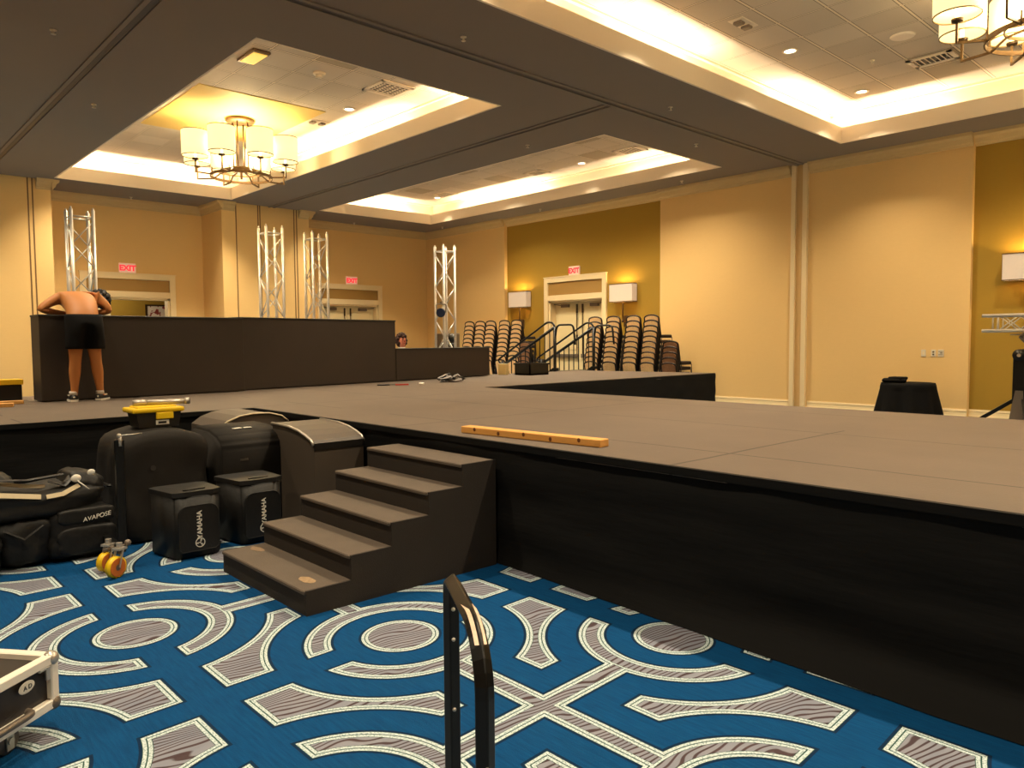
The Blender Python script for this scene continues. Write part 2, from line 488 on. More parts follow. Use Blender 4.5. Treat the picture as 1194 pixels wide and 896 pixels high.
CO = .33; FH = .26
def tray(x0, x1, y0, y1):
    e = .03
    f = B()      # upstand hiding the cove lamps + cove back walls
    for a, c in [((x0 - e, y0 - e), (x0, y1 + e)), ((x1, y0 - e), (x1 + e, y1 + e)), ((x0, y0 - e), (x1, y0)), ((x0, y1), (x1, y1 + e))]:
        f.span((a[0], a[1], ZS - .002), (c[0], c[1], ZS + FH))
    X0, X1, Y0, Y1 = x0 - CO, x1 + CO, y0 - CO, y1 + CO
    for a, c in [((X0 - e, Y0 - e), (X0, Y1 + e)), ((X1, Y0 - e), (X1 + e, Y1 + e)), ((X0, Y0 - e), (X1, Y0)), ((X0, Y1), (X1, Y1 + e))]:
        f.span((a[0], a[1], ZS + .004), (c[0], c[1], ZT + .02))
    # trough floor
    for a, c in [((X0, Y0), (x0 - e, Y1)), ((x1 + e, Y0), (X1, Y1)), ((x0 - e, Y0), (x1 + e, y0 - e)), ((x0 - e, y1 + e), (x1 + e, Y1))]:
        f.span((a[0], a[1], ZS + .006), (c[0], c[1], ZS + .03))
    # small angle where tiles meet the cove wall
    g = .05
    for a, c in [((X0, Y0), (X0 + g, Y1)), ((X1 - g, Y0), (X1, Y1)), ((X0, Y0), (X1, Y0 + g)), ((X0, Y1 - g), (X1, Y1))]:
        f.span((a[0], a[1], ZT - .03), (c[0], c[1], ZT + .01))
    struct('ceiling_cove', f, 'cove')
    t = B(); t.quad((X0, Y0, ZT), (X1, Y0, ZT), (X1, Y1, ZT), (X0, Y1, ZT))
    struct('ceiling_tiles', t, 'tiles')
for t in TR: tray(*t)
b = B(); b.span((-14.3, 4.42, ZT - .012), (-11.58, 6.52, ZT + .005))
struct('ceiling_panel', b, 'gyp')

# folding-wall tracks in the soffit
b = B()
def track(p, q):
    p, q = Vector(p), Vector(q); n = (q - p).normalized().cross(Vector((0, 0, 1))) * .062
    for s in (-1, 1):
        b.bar(p + n * s, q + n * s, .05, .022)
track((BX, 2.57, ZS - .008), (-6.86, 2.57, ZS - .008)); track((BX, 8.35, ZS - .008), (-6.92, 8.35, ZS - .008))
track((-6.86, YF, ZS - .008), (-6.86, WY, ZS - .008))
struct('trim_2', b, M['soffit'])
b = B()
for p, q in (((BX, 2.57), (-6.86, 2.57)), ((BX, 8.35), (-6.9, 8.35)), ((-6.86, YF), (-6.86, WY))):
    b.bar((p[0], p[1], ZS - .002), (q[0], q[1], ZS - .002), .05, .01)
struct('trim_3', b, 'track')

# crown mouldings (three steps) and baseboards
PROF = [(0, 0), (0, -.20), (.025, -.20), (.035, -.165), (.06, -.15), (.085, -.085), (.13, -.05), (.14, 0)]
def crown_x(b, x0, x1, y): b.prism(PROF, lambda p, t: (t, y - p[0], ZS + p[1]), x0, x1)
def crown_y(b, y0, y1, x, s=1): b.prism(PROF, lambda p, t: (x + s * p[0], t, ZS + p[1]), y0, y1)
b = B()
crown_x(b, BX, -15.23, WY); crown_x(b, -15.37, -9.96, WY + .1); crown_x(b, -10.10, -7.05, WY); crown_x(b, -6.68, -3.96, WY); crown_x(b, -4.1, 1.3, WY + .1)
crown_y(b, 3.67, 7.12, BX); crown_y(b, 9.33, WY, BX)
crown_y(b, 3.41, 3.70, PX); crown_y(b, 7.09, 7.42, PX); crown_y(b, 9.05, 9.36, PX)
crown_x(b, BX, PX + .12, 7.12)
b.prism(PROF, lambda p, t: (t, 3.67 + p[0], ZS + p[1]), BX, PX + .12)
b.prism(PROF, lambda p, t: (t, 9.33 + p[0], ZS + p[1]), BX, PX + .12)
struct('trim_4', b, mat('crown_paint', (206, 178, 126), .55))
BP = [(0, 0), (0, .2), (.012, .2), (.02, .165), (.014, .16), (.022, .1), (.03, .095), (.03, 0)]
b = B()
for x0, x1, y in [(BX, -15.23, WY), (-15.23, DR[0] - .16, WY + .1), (DR[1] + .16, -10.1, WY + .1), (-10.1, -7.05, WY), (-6.68, -3.96, WY), (-3.96, 1.2, WY + .1)]:
    b.prism(BP, lambda p, t: (t, y - p[0], p[1]), x0, x1)
struct('baseboard_right', b, 'trim')
b = B()
for y0, y1, x in [(3.67, 4.37, BX), (6.47, 7.12, BX), (9.33, 10.15, BX), (12.28, WY, BX), (-5, 3.67, PX), (7.12, 9.33, PX)]:
    b.prism(BP, lambda p, t: (x + p[0], t, p[1]), y0, y1)
struct('baseboard_back', b, 'trim')
# jamb post where the folding wall stops
b = B()
b.span((-7.02, WY - .07, 0), (-6.935, WY, ZS)); b.span((-6.795, WY - .07, 0), (-6.705, WY, ZS))
struct('trim_5', b, 'trim')
b = B(); b.span((-6.935, WY - .02, 0), (-6.795, WY, ZS)); struct('trim_6', b, mat('jamb_recess', (214, 178, 118), .7))

# doors: casing with a transom panel, double leaves, panic bars, pulls, closers
def double_door(idx, fn, w, htop, depth, open_=False):
    """fn(u, d, z): u along the wall from door centre, d out of the wall, z up"""
    def sp(bb, a, c, bev=0):
        p, q = fn(*a), fn(*c); bb.span(p, q, bev, 1)
    root = B(); h = w / 2; c = .13
    sp(root, (-h - c, -.01, 0), (-h, .05, 2.87)); sp(root, (h, -.01, 0), (h + c, .05, 2.87))
    sp(root, (-h - c, -.01, 2.87), (h + c, .05, 2.99)); sp(root, (-h, -.01, htop), (h, .045, htop + .14))
    sp(root, (-h - c - .012, -.01, 2.99), (h + c + .012, .06, 3.012))
    f = obj('door_%d' % idx, root, 'trim'); f['kind'] = 'structure'
    p = B(); sp(p, (-h, .0, htop + .14), (h, .012, 2.87)); obj('transom_panel', p, 'transom', f)
    j = B(); sp(j, (-h - .001, -depth - .02, 0), (-h + .05, 0, htop)); sp(j, (h - .05, -depth - .02, 0), (h + .001, 0, htop)); sp(j, (-h, -depth - .02, htop - .05), (h, 0, htop + .001))
    obj('jamb', j, 'trim', f)
    if open_: return f
    for s in (-1, 1):
        l = B(); a, e = (.004, h - .05) if s > 0 else (-(h - .05), -.004)
        sp(l, (a, -depth - .04, .01), (e, -depth, htop - .055))
        # raised panels
        for z0, z1 in ((.22, .95), (1.15, htop - .2)):
            sp(l, (a + .13, -depth, z0), (e - .13, -depth + .016, z1), .012)
        leaf = obj('door_leaf', l, 'door', f)
        r = B(); sp(r, (a + .08, -depth + .03, .96), (e - .08, -depth + .07, 1.04)); sp(r, (a + .06, -depth, .95), (a + .12, -depth + .06, 1.05)); sp(r, (e - .12, -depth, .95), (e - .06, -depth + .06, 1.05))
        obj('panic_bar', r, 'grey_metal', leaf)
        v = B(); x = a + .09 if s > 0 else e - .09
        v.tube(fn(x, -depth + .03, 1.04), fn(x, -depth + .03, htop - .2), .012, seg=6); v.tube(fn(x, -depth + .03, htop - .32), fn(x, -depth + .03, htop - .1), .024, seg=8); v.tube(fn(x, -depth + .03, 1.45), fn(x, -depth + .03, 1.53), .026, seg=8)
        obj('vertical_rod', v, 'bronze_dark', leaf)
        k = B(); u0 = s * (h - .42); sp(k, (u0 - .13, -depth, htop - .17), (u0 + .13, -depth + .06, htop - .09)); k.bar(fn(u0 + s * .1, -depth + .06, htop - .12), fn(s * (h - .06), -depth + .07, htop - .08), .02, .02)
        obj('door_closer', k, 'grey_metal', leaf)
    return f
dcx = (DR[0] + DR[1]) / 2
double_door(1, lambda u, d, z: (dcx + u, WY + .1 - d, z), DR[1] - DR[0], 2.40, .2)
double_door(2, lambda u, d, z: (BX + d, (BD[0][0] + BD[0][1]) / 2 + u, z), BD[0][1] - BD[0][0], 2.45, .18, True)
double_door(3, lambda u, d, z: (BX + d, (BD[1][0] + BD[1][1]) / 2 + u, z), BD[1][1] - BD[1][0], 2.45, .18)
# back of the door reveals
b = B(); b.span((DR[0], WY + .35, 0), (DR[1], WY + .4, 2.5))
b.span((BX - .3, BD[1][0], 0), (BX - .26, BD[1][1], 2.5))
struct('wall_behind_doors', b, 'wall_gold')
# corridor seen through the open back door
b = B(); b.span((-20.9, 2.6, 0), (-20.8, 8.6, 3.0)); b.span((-20.9, 2.5, 0), (BX - .25, 2.6, 3.0)); b.span((-20.9, 8.6, 0), (BX - .25, 8.7, 3.0))
struct('wall_corridor', b, 'wall_gold')
b = B(); b.span((-20.9, 2.5, 2.7), (BX - .25, 8.7, 2.8)); struct('ceiling_corridor', b, 'soffit')
b = B(); b.span((-20.9, 2.5, -.01), (BX - .2, 8.7, .003)); struct('floor_corridor', b, 'carpet')
b = B(); b.span((-20.8, 4.35, 0), (-20.77, 4.48, 2.35)); b.span((-20.8, 5.42, 0), (-20.77, 5.55, 2.35)); b.span((-20.8, 4.48, 2.22), (-20.77, 5.42, 2.35)); b.span((-20.8, 4.48, 0), (-20.785, 5.42, 2.2))
struct('door_4', b, 'door')
L = bpy.data.lights.new('corridor_lamp', 'POINT'); L.energy = 22; L.color = (1, .83, .58); L.shadow_soft_size = .15
lo = bpy.data.objects.new('corridor_lamp', L); lo.location = (-19.9, 5.5, 2.5); C.objects.link(lo)
t = thing('framed_picture', 'pale framed flower picture in the corridor beyond the open back door', 'picture', (-20.8, 6.75, 1.5))
b = B()
for a, c in (((6.38, 1.35), (6.42, 2.40)), ((6.98, 1.35), (7.02, 2.40)), ((6.42, 1.35), (6.98, 1.39)), ((6.42, 2.36), (6.98, 2.40))): b.span((-20.8, a[0], a[1]), (-20.76, c[0], c[1]))
obj('picture_frame', b, 'bronze_dark', t)
pm = bpy.data.materials.new('flower_print'); pm.use_nodes = True; pt_ = NT(pm)
tcx = pt_.node('ShaderNodeTexCoord').outputs['Object']; nn_ = pt_.noise(tcx, 7, 2)
pt_.l.new(pt_.mix(pt_.gt(nn_, .56), lin((238, 224, 206)), lin((150, 60, 52))), pt_.n['Principled BSDF'].inputs['Base Color'])
b = B(); b.span((-20.79, 6.42, 1.39), (-20.78, 6.98, 2.36)); obj('print', b, pm, t)

# exit signs
def exit_sign(fn, label):
    t = thing('exit_sign', label, 'exit sign', fn(0, 0, 3.0))
    p = B(); p.span(fn(-.175, 0, 3.0), fn(.175, .05, 3.23), .008, 1); obj('sign_plate', p, 'exit_plate', t)
    ux = Vector(fn(1, 0, 0)) - Vector(fn(0, 0, 0)); n = Vector(fn(0, 1, 0)) - Vector(fn(0, 0, 0))
    text_mesh('lettering', 'EXIT', .17, frame(ux, (0, 0, 1), n, fn(0, .052, 3.113)), 'exit_red', t, bold=.008)
exit_sign(lambda u, d, z: (-12.74 + u, WY + .1 - d, z), 'red EXIT sign above the cream double door between two wall lamps')
exit_sign(lambda u, d, z: (BX + d, 5.39 + u, z), 'red EXIT sign on the back wall above the door behind the shirtless person')
exit_sign(lambda u, d, z: (BX + d, 11.25 + u, z), 'red EXIT sign on the back wall above the door behind the third truss')

# wall lamps
def sconce(x, y, label):
    t = thing('wall_lamp', label, 'wall lamp', (x, y, 1.7), 0, 'box-shaded wall lamps on the gold wall')
    w, dp, z0, z1, th = .68, .17, 2.28, 2.69, .008
    cy = y - .125
    s = B()
    s.span((x - w / 2, cy - dp / 2, z0), (x + w / 2, cy - dp / 2 + th, z1)); s.span((x - w / 2, cy + dp / 2 - th, z0), (x + w / 2, cy + dp / 2, z1))
    s.span((x - w / 2, cy - dp / 2, z0), (x - w / 2 + th, cy + dp / 2, z1)); s.span((x + w / 2 - th, cy - dp / 2, z0), (x + w / 2, cy + dp / 2, z1))
    obj('lamp_shade', s, 'sconce', t)
    for z in (z0, z1):
        r = B()
        for a, c in (((x - w / 2, cy - dp / 2), (x + w / 2, cy - dp / 2)), ((x - w / 2, cy + dp / 2), (x + w / 2, cy + dp / 2)), ((x - w / 2, cy - dp / 2), (x - w / 2, cy + dp / 2)), ((x + w / 2, cy - dp / 2), (x + w / 2, cy + dp / 2))):
            r.bar((a[0], a[1], z), (c[0], c[1], z), .014, .014)
        obj('shade_rim', r, 'bronze', t)
    st = B(); st.tube((x, cy, 1.8), (x, cy, 2.45), .016); st.tube((x, cy, 1.8), (x, cy, 1.86), .03); obj('stem', st, 'bronze', t, True)
    a = B(); a.bar((x, cy, 1.83), (x, y, 1.83), .03, .03); a.span((x - .06, y - .025, 1.7), (x + .06, y, 1.96), .006, 1); obj('wall_plate', a, 'bronze', t)
    bl = B(); bl.ball((x, cy, 2.48), .045, (1, 1, 1.3)); obj('bulb', bl, 'bulb', t, True)
    L = bpy.data.lights.new('wall_lamp_light', 'POINT'); L.energy = 34; L.color = (1.0, .70, .30); L.shadow_soft_size = .05
    lo = bpy.data.objects.new('wall_lamp_light', L); lo.location = (x, cy, 2.56); C.objects.link(lo)
sconce(-14.62, WY + .1, 'lit wall lamp with pale box shade left of the cream double door')
sconce(-11.13, WY + .1, 'lit wall lamp with pale box shade right of the cream double door')
sconce(-3.15, WY + .1, 'lit wall lamp with pale box shade above the truss on the crank stand')

# wall plates
def plate(x, w, kind, label):
    t = thing('wall_outlet', label, 'wall outlet', (x, WY, 1.065), 0, 'wall plates above the round table')
    p = B(); p.span((x - w / 2, WY - .01, 1.065), (x + w / 2, WY, 1.185), .004, 1); obj('cover_plate', p, 'white_plastic', t)
    s = B()
    if kind == 0:
        s.span((x - .012, WY - .013, 1.1), (x + .012, WY - .008, 1.15))
    elif kind == 1:
        s.tube((x, WY - .013, 1.145), (x, WY - .008, 1.145), .016, seg=12); s.tube((x, WY - .013, 1.103), (x, WY - .008, 1.103), .016, seg=12)
    else:
        s.span((x - .035, WY - .012, 1.15), (x + .03, WY - .008, 1.158)); s.span((x - .035, WY - .012, 1.095), (x + .03, WY - .008, 1.103)); s.span((x - .01, WY - .012, 1.12), (x + .025, WY - .008, 1.135))
    obj('socket', s, 'trim' if kind == 0 else 'outlet_dark', t)
plate(-4.64, .075, 0, 'white switch plate on the tan wall, nearest the jamb post of the three plates')
plate(-4.485, .075, 1, 'white outlet plate with two dark sockets, middle of the three wall plates')
plate(-4.37, .09, 2, 'cream wall plate with dark lines, nearest the gold bay of the three plates')

# ------------------------------------------------------------------ ceiling fittings
def spot(x, y, z, watt, ang=124, blend=.9, col=(1.0, .83, .58)):
    L = bpy.data.lights.new('downlight_beam', 'SPOT'); L.energy = watt; L.color = col
    near = min(min(abs(x - t_[0]), abs(x - t_[1]), abs(y - t_[2]), abs(y - t_[3])) for t_ in TR if t_[0] < x < t_[1] and t_[2] < y < t_[3])
    if near < .75: ang, blend = (84, .8) if near < .5 else (108, .9)          # narrower cones beside the cove, keeping scallops off its upstand
    if x < -16: L.energy = watt * 1.6
    L.spot_size = R(ang); L.spot_blend = blend; L.shadow_soft_size = .07
    o = bpy.data.objects.new('downlight_beam', L); o.location = (x, y, z); C.objects.link(o)
DLW = 490
def downlight(x, y, label, w=None):
    t = thing('ceiling_downlight', label, 'downlight', (x, y, ZT), 0, 'recessed ceiling downlights')
    r = B(); r.lathe([(.075, -.004), (.075, -.014), (.105, -.012), (.105, 0)], (x, y, ZT), 24, True); obj('trim_ring', r, 'white_plastic', t, True)
    l = B(); l.lathe([(.0, -.006), (.077, -.006), (.077, -.003), (0, -.003)], (x, y, ZT), 24); obj('lamp_face', l, 'lamp_face', t)
    spot(x, y, ZT - .03, DLW if w is None else w)
downlight(-11.19, 6.74, 'glowing round downlight in the ceiling tray with the left chandelier', 160)
downlight(-11.20, 12.53, 'glowing round downlight at the near end of the middle ceiling tray', 110)
downlight(-16.40, 12.54, 'small glowing downlight at the far end of the middle ceiling tray', 90)
downlight(-5.04, 9.84, 'glowing round downlight in the right ceiling tray, beside the strobe plate')
downlight(-5.09, 12.28, 'glowing round downlight in the right ceiling tray, nearest its corner')
# added unseen beams without fittings, to fill the hall with light
for x, y in [(-16.4, 6.74), (-13.8, 12.12), (-8.9, 12.12), (-12.0, 11.7), (-10.2, 11.7), (-8.8, 6.74), (-16.4, 10.0), (-13.8, 10.0), (-11.2, 10.0), (-16.4, 4.2), (-13.8, 4.2), (-11.2, 4.2), (-8.8, 4.2),
             (-2.5, 12.28), (0.1, 12.28), (2.6, 12.28), (-5.04, 7.3), (-5.04, 4.8), (-2.5, 4.8), (0.1, 4.8), (2.6, 7.3), (2.6, 4.8),
             (-16.4, .9), (-12.6, .9), (-8.8, .9), (-16.4, -1.4), (-12.6, -1.4), (-8.8, -1.4), (-5.0, .8), (-2.0, .8), (1.5, .8), (-4, -3), (0, -3)]:
    spot(x, y, ZT - .03, DLW)

# cove lamps: strips lying in the troughs, lighting upwards
def cove(x0, y0, x1, y1, watt_m=22, col=(1.0, .83, .58)):
    L = bpy.data.lights.new('cove_strip', 'AREA'); L.shape = 'RECTANGLE'
    dx, dy = x1 - x0, y1 - y0; ln = math.hypot(dx, dy)
    L.size = ln; L.size_y = .06; L.energy = watt_m * ln; L.color = col
    o = bpy.data.objects.new('cove_strip', L)
    o.matrix_basis = Matrix.Translation(((x0 + x1) / 2, (y0 + y1) / 2, ZS + .09)) @ Matrix.Rotation(math.atan2(dy, dx), 4, 'Z') @ Matrix.Rotation(PI, 4, 'X')
    C.objects.link(o)
cv = CO / 2 + .03
cove(-14.4, 7.21 + cv, -10.6, 7.21 + cv); cove(-9.4, 7.21 + cv, -8.2, 7.21 + cv)
cove(-17.2 - cv, 3.9, -17.2 - cv, 4.9); cove(-17.2 - cv, 5.4, -17.2 - cv, 7.0)
cove(-16.2, 12.9 + cv, -12.9, 12.9 + cv); cove(-10.4, 12.9 + cv, -8.3, 12.9 + cv, 14); cove(-17.2 - cv, 9.8, -17.2 - cv, 12.4, 20)
cove(-5.67 - cv, 3.9, -5.67 - cv, 6.1); cove(-5.67 - cv, 7.0, -5.67 - cv, 8.9); cove(-5.67 - cv, 10.9, -5.67 - cv, 12.9); cove(-5.5, 12.9 + cv, -4.2, 12.9 + cv)
cove(-2.4, 12.9 + cv, .5, 12.9 + cv)
for t_ in (TR[2],):
    cove(-16, 1.43 + cv, -12, 1.43 + cv)
for x0, x1, y0, y1 in (TR[0], TR[1], TR[3]):      # added weak strip all round, to brighten the upstand evenly
    for a in ((x0, y1 + cv, x1, y1 + cv), (x0 - cv, y0, x0 - cv, y1), (x0, y0 - cv, x1, y0 - cv), (x1 + cv, y0, x1 + cv, y1)): cove(*a, 2.5)
cove(-8.0 + cv, 4.2, -8.0 + cv, 6.8, 30); cove(-14, 3.7 - cv, -10, 3.7 - cv, 30)
cove(-14, 9.49 - cv, -10, 9.49 - cv, 30)
cove(3.5 + cv, 5, 3.5 + cv, 11, 30); cove(-4, 3.7 - cv, 2, 3.7 - cv, 30)

# other ceiling fittings
def vent(x, y, sx, sy, label, grid=False):
    t = thing('ceiling_vent', label, 'vent', (x, y, ZT), 0, 'ceiling vents')
    f = B(); w = .06
    for a, c in (((-sx / 2, -sy / 2), (sx / 2, -sy / 2 + w)), ((-sx / 2, sy / 2 - w), (sx / 2, sy / 2)), ((-sx / 2, -sy / 2), (-sx / 2 + w, sy / 2)), ((sx / 2 - w, -sy / 2), (sx / 2, sy / 2))):
        f.span((x + a[0], y + a[1], ZT - .018), (x + c[0], y + c[1], ZT - .001))
    obj('vent_frame', f, 'vent', t)
    k = B(); k.span((x - sx / 2 + w, y - sy / 2 + w, ZT - .006), (x + sx / 2 - w, y + sy / 2 - w, ZT - .002)); obj('vent_recess', k, 'vent_dark', t)
    s = B(); n = 7
    for i in range(n):
        u = (i + .5) / n
        s.bar((x - sx / 2 + w + u * (sx - 2 * w), y - sy / 2 + w, ZT - .011), (x - sx / 2 + w + u * (sx - 2 * w), y + sy / 2 - w, ZT - .011), .013, .008)
    if grid:
        for i in range(5):
            u = (i + .5) / 5
            s.bar((x - sx / 2 + w, y - sy / 2 + w + u * (sy - 2 * w), ZT - .012), (x + sx / 2 - w, y - sy / 2 + w + u * (sy - 2 * w), ZT - .012), .02, .008)
    obj('louvres', s, 'vent', t)
vent(-9.90, 6.66, .58, .58, 'square grid vent at the corner of the tray with the left chandelier', True)
vent(-3.85, 11.62, .58, .40, 'slotted vent beside the chandelier in the right ceiling tray')
vent(-9.80, 12.45, .58, .45, 'slotted vent at the near end of the middle ceiling tray')
vent(-12.50, 12.45, .5, .4, 'slotted vent half way along the middle ceiling tray')
vent(-15.9, 12.40, .58, .45, 'slotted vent toward the far end of the middle ceiling tray')
t = thing('smoke_detector', 'round white smoke detector on the tiles of the left tray', 'smoke detector', (-10.0, 5.54, ZT))
b = B(); b.lathe([(.09, 0), (.09, -.02), (.075, -.03), (0, -.03)], (-10.0, 5.54, ZT), 20); obj('base', b, 'white_plastic', t, True)
b = B(); b.lathe([(.05, -.03), (.05, -.06), (.03, -.075), (0, -.075)], (-10.0, 5.54, ZT), 20); obj('sensor', b, 'white_plastic', t, True)
b = B(); b.lathe([(.0, -.02), (.10, -.02), (.14, -.012), (.15, 0)], (-3.83, 10.46, ZT), 28)
tag(obj('ceiling_speaker', b, 'vent', None, True), 'round flush loudspeaker grille in the right ceiling tray', 'ceiling speaker')
def strobe(x, y, label):
    t = thing('ceiling_strobe', label, 'alarm strobe', (x, y, ZT))
    p = B(); p.span((x - .1, y - .19, ZT - .012), (x + .1, y + .19, ZT), .004, 1); obj('plate', p, 'vent', t)
    for s in (-1, 1):
        q = B(); q.span((x - .06, y + s * .09 - .05, ZT - .05), (x + .06, y + s * .09 + .05, ZT - .012), .012, 1); obj('strobe_lens', q, 'grey_metal', t)
strobe(-5.0, 8.56, 'alarm plate with two dark lenses in the right ceiling tray')
strobe(-12.2, 6.70, 'alarm plate with two dark lenses beside the left chandelier')
t = thing('ceiling_light', 'small yellow-lit rectangular fixture at the near corner of the left tray', 'ceiling light', (-9.95, 4.55, ZT))
b = B(); b.span((-10.25, 4.43, ZT - .04), (-9.72, 4.68, ZT), .01, 1); obj('housing', b, 'bronze', t)
b = B(); b.span((-10.2, 4.46, ZT - .048), (-9.77, 4.65, ZT - .038)); obj('diffuser', b, mat('yellow_diffuser', (240, 210, 110), .5, emit=(255, 214, 90), estr=.6), t)  # yellow light falling on the panel, put in as emission
def sprinkler(x, y, z, label):
    b = B(); b.lathe([(.035, 0), (.035, -.006), (.012, -.012), (.012, -.035), (.026, -.04), (.026, -.046), (0, -.046)], (x, y, z), 12)
    tag(obj('ceiling_sprinkler', b, 'white_plastic', None, True), label, 'sprinkler', 'fire sprinklers')
for x, y, z, l in [(-9.25, 8.99, ZS, 'sprinkler head on the soffit by the near corner of the middle tray'), (-7.33, 11.09, ZS, 'sprinkler head on the dark soffit between the middle tray and the long track'),
                   (-6.43, 9.08, ZS, 'sprinkler head on the soffit between the long track and the right tray'), (-9.20, 13.4, ZS, 'sprinkler head over the gold bay near its right edge'),
                   (-13.49, 13.54, ZS, 'sprinkler head above the gold bay door'), (-17.4, 13.47, ZS, 'sprinkler head near the far corner of the room'), (-18.38, 5.42, ZS, 'sprinkler head above the back door behind the shirtless person'),
                   (-18.37, 11.15, ZS, 'sprinkler head above the back door behind the third truss'), (-9.2, 2.01, ZS, 'sprinkler head on the soffit at top left, outside the first track'), (-11.65, 3.0, ZS, 'sprinkler head on the soffit between the first track and the left tray'),
                   (-4.44, 11.04, ZT, 'sprinkler head among the tiles of the right tray'), (-6.47, 5.33, ZS, 'sprinkler head on the soffit at top middle beside the right tray')]:
    sprinkler(x, y, z, l)

# chandeliers
def chandelier(cx, cy, label, seed):
    t = thing('chandelier', label, 'chandelier', (cx, cy, ZT))
    top = ZT - .025 if cx < -10 else ZT
    b = B(); b.lathe([(.245, 0), (.245, -.02), (.22, -.045), (0, -.045)], (cx, cy, top), 28); obj('canopy', b, 'bronze', t, True)
    for k in range(4):
        a = PI / 4 + k * PI / 2
        s = B(); s.tube((cx + .13 * math.cos(a), cy + .13 * math.sin(a), 4.410), (cx + .13 * math.cos(a), cy + .13 * math.sin(a), top - .04), .013, seg=8); obj('stem', s, 'bronze', t, True)
    h = B(); h.lathe([(.18, -.02), (.18, .02), (.14, .02), (.14, -.02)], (cx, cy, 4.400), 24, True); h.bar((cx - .17, cy, 4.400), (cx + .17, cy, 4.400), .025, .025); h.bar((cx, cy - .17, 4.400), (cx, cy + .17, 4.400), .025, .025)
    h.tube((cx, cy, 4.230), (cx, cy, 4.450), .02); obj('hub', h, 'bronze', t)
    r = B(); r.lathe([(.50, -.022), (.515, -.022), (.515, .022), (.50, .022)], (cx, cy, 4.270), 40, True)
    r.lathe([(.34, -.015), (.352, -.015), (.352, .015), (.34, .015)], (cx, cy, 4.350), 36, True); obj('hoop', r, 'bronze', t)
    n = 8
    for k in range(n):
        a = 2 * PI * k / n + seed; ca, sa = math.cos(a), math.sin(a)
        P = lambda rr, z: (cx + ca * rr, cy + sa * rr, z)
        arm = B(); arm.bar(P(.18, 4.370), P(.35, 4.350), .018, .018); arm.bar(P(.35, 4.350), P(.50, 4.250), .018, .018)
        arm.bar(P(.50, 4.250), P(.78, 4.250), .022, .022); arm.bar(P(.78, 4.240), P(.78, 4.490), .022, .022); arm.bar(P(.51, 4.250), P(.51, 4.370), .016, .016)
        ao = obj('arm', arm, 'bronze', t)
        cup = B(); cup.lathe([(0, 4.435), (.05, 4.450), (.055, 4.475), (0, 4.480)], (P(.78, 0)[0], P(.78, 0)[1], 0), 14); obj('cup', cup, 'bronze_dark', ao, True)
        cn = B(); cn.tube(P(.78, 4.480), P(.78, 4.630), .018); cn.ball(P(.78, 4.680), .035, (1, 1, 1.5)); obj('bulb', cn, 'bulb', ao, True)
        sh = B(); px, py = P(.78, 0)[:2]; sh.lathe([(.214, 4.510), (.214, 4.920), (.209, 4.920), (.209, 4.510)], (px, py, 0), 32, True); so = obj('lamp_shade', sh, 'shade', t, True)
        for z in (4.510, 4.920):
            rm = B(); rm.lathe([(.2155, -.006), (.2155, .006), (.2075, .006), (.2075, -.006)], (px, py, z), 32, True); obj('shade_rim', rm, 'shade_rim', so)
    L = bpy.data.lights.new('chandelier_glow', 'POINT'); L.energy = 260; L.color = (1.0, .76, .42); L.shadow_soft_size = .3
    o = bpy.data.objects.new('chandelier_glow', L); o.location = (cx, cy, 4.670); C.objects.link(o)
    for k in range(4):
        a = 2 * PI * (k * 2) / 8 + seed
        L = bpy.data.lights.new('chandelier_bulb', 'POINT'); L.energy = 20; L.color = (1.0, .76, .38); L.shadow_soft_size = .06
        o = bpy.data.objects.new('chandelier_bulb', L); o.location = (cx + .78 * math.cos(a), cy + .78 * math.sin(a), 4.750); C.objects.link(o)
chandelier(-12.93, 5.62, 'lit bronze chandelier with eight drum shades in the left tray', -.01)
chandelier(-1.9, 8.75, 'lit bronze chandelier with drum shades, partly cut off at upper right', .607)

# ------------------------------------------------------------------ stage
ST = .76
t = thing('stage', 'large low black-skirted stage with grey-brown deck and long runway', 'stage', (-6.95, 3.1, 0))
deck = [(-10.6, -2.5), (-6.98, -2.5), (-6.98, 3.1), (1.6, 3.1), (1.6, 6.64), (-7.72, 6.64), (-7.72, 12.35), (-10.6, 11.75)]
b = B(); b.prism(deck, lambda p, z: (p[0], p[1], z), ST - .05, ST); obj('deck', b, 'stage', t)
def skirt(p, q, name='skirt'):
    p, q = Vector((p[0], p[1], 0)), Vector((q[0], q[1], 0)); d = q - p; L = d.length; d.normalize(); n = Vector((d.y, -d.x, 0))
    b = B(); nu = max(8, int(L / .07))
    def fn(u, v):
        s = u * L; z = (ST - .012) * v + .004
        w = .026 * noise.noise(Vector((s * .8 + p.x, z * 6.0, p.y))) + .012 * noise.noise(Vector((s * 3.1, z * 9.0, 4 + p.y)))
        lip = .010 + .014 * (1 - v) ** 2
        fl = .06 if abs(p.y - q.y) > .1 else .012 + .13 * min(1, max(0, (p.x + s + 3.3) / 2.4))      # the cloth spreads out on the carpet towards the right
        if v < .16: lip += fl * ((.16 - v) / .16) ** 1.5
        k = 1 if 0 < v < 1 else (0 if v == 1 else .6)
        return p + d * s + n * (lip + w * k) + Vector((0, 0, z))
    b.grid(fn, nu, 18); obj(name, b, 'black_skirt', t, True)
skirt((-6.98, -2.5), (-6.98, 3.1)); skirt((-6.98, 3.1), (1.6, 3.1)); skirt((1.6, 6.64), (-7.72, 6.64)); skirt((-7.72, 6.64), (-7.72, 12.35))
skirt((1.6, 3.1), (1.6, 6.64)); skirt((-7.72, 12.35), (-10.6, 11.75))
b = B()
for y0 in (-2.3, -.5, 1.3):
    b.span((-10.55, y0, .02), (-10.5, y0 + .05, ST - .05)); b.span((-10.55, y0 + 8, .02), (-10.5, y0 + 8.05, ST - .05))
obj('legs', b, 'black_metal', t)
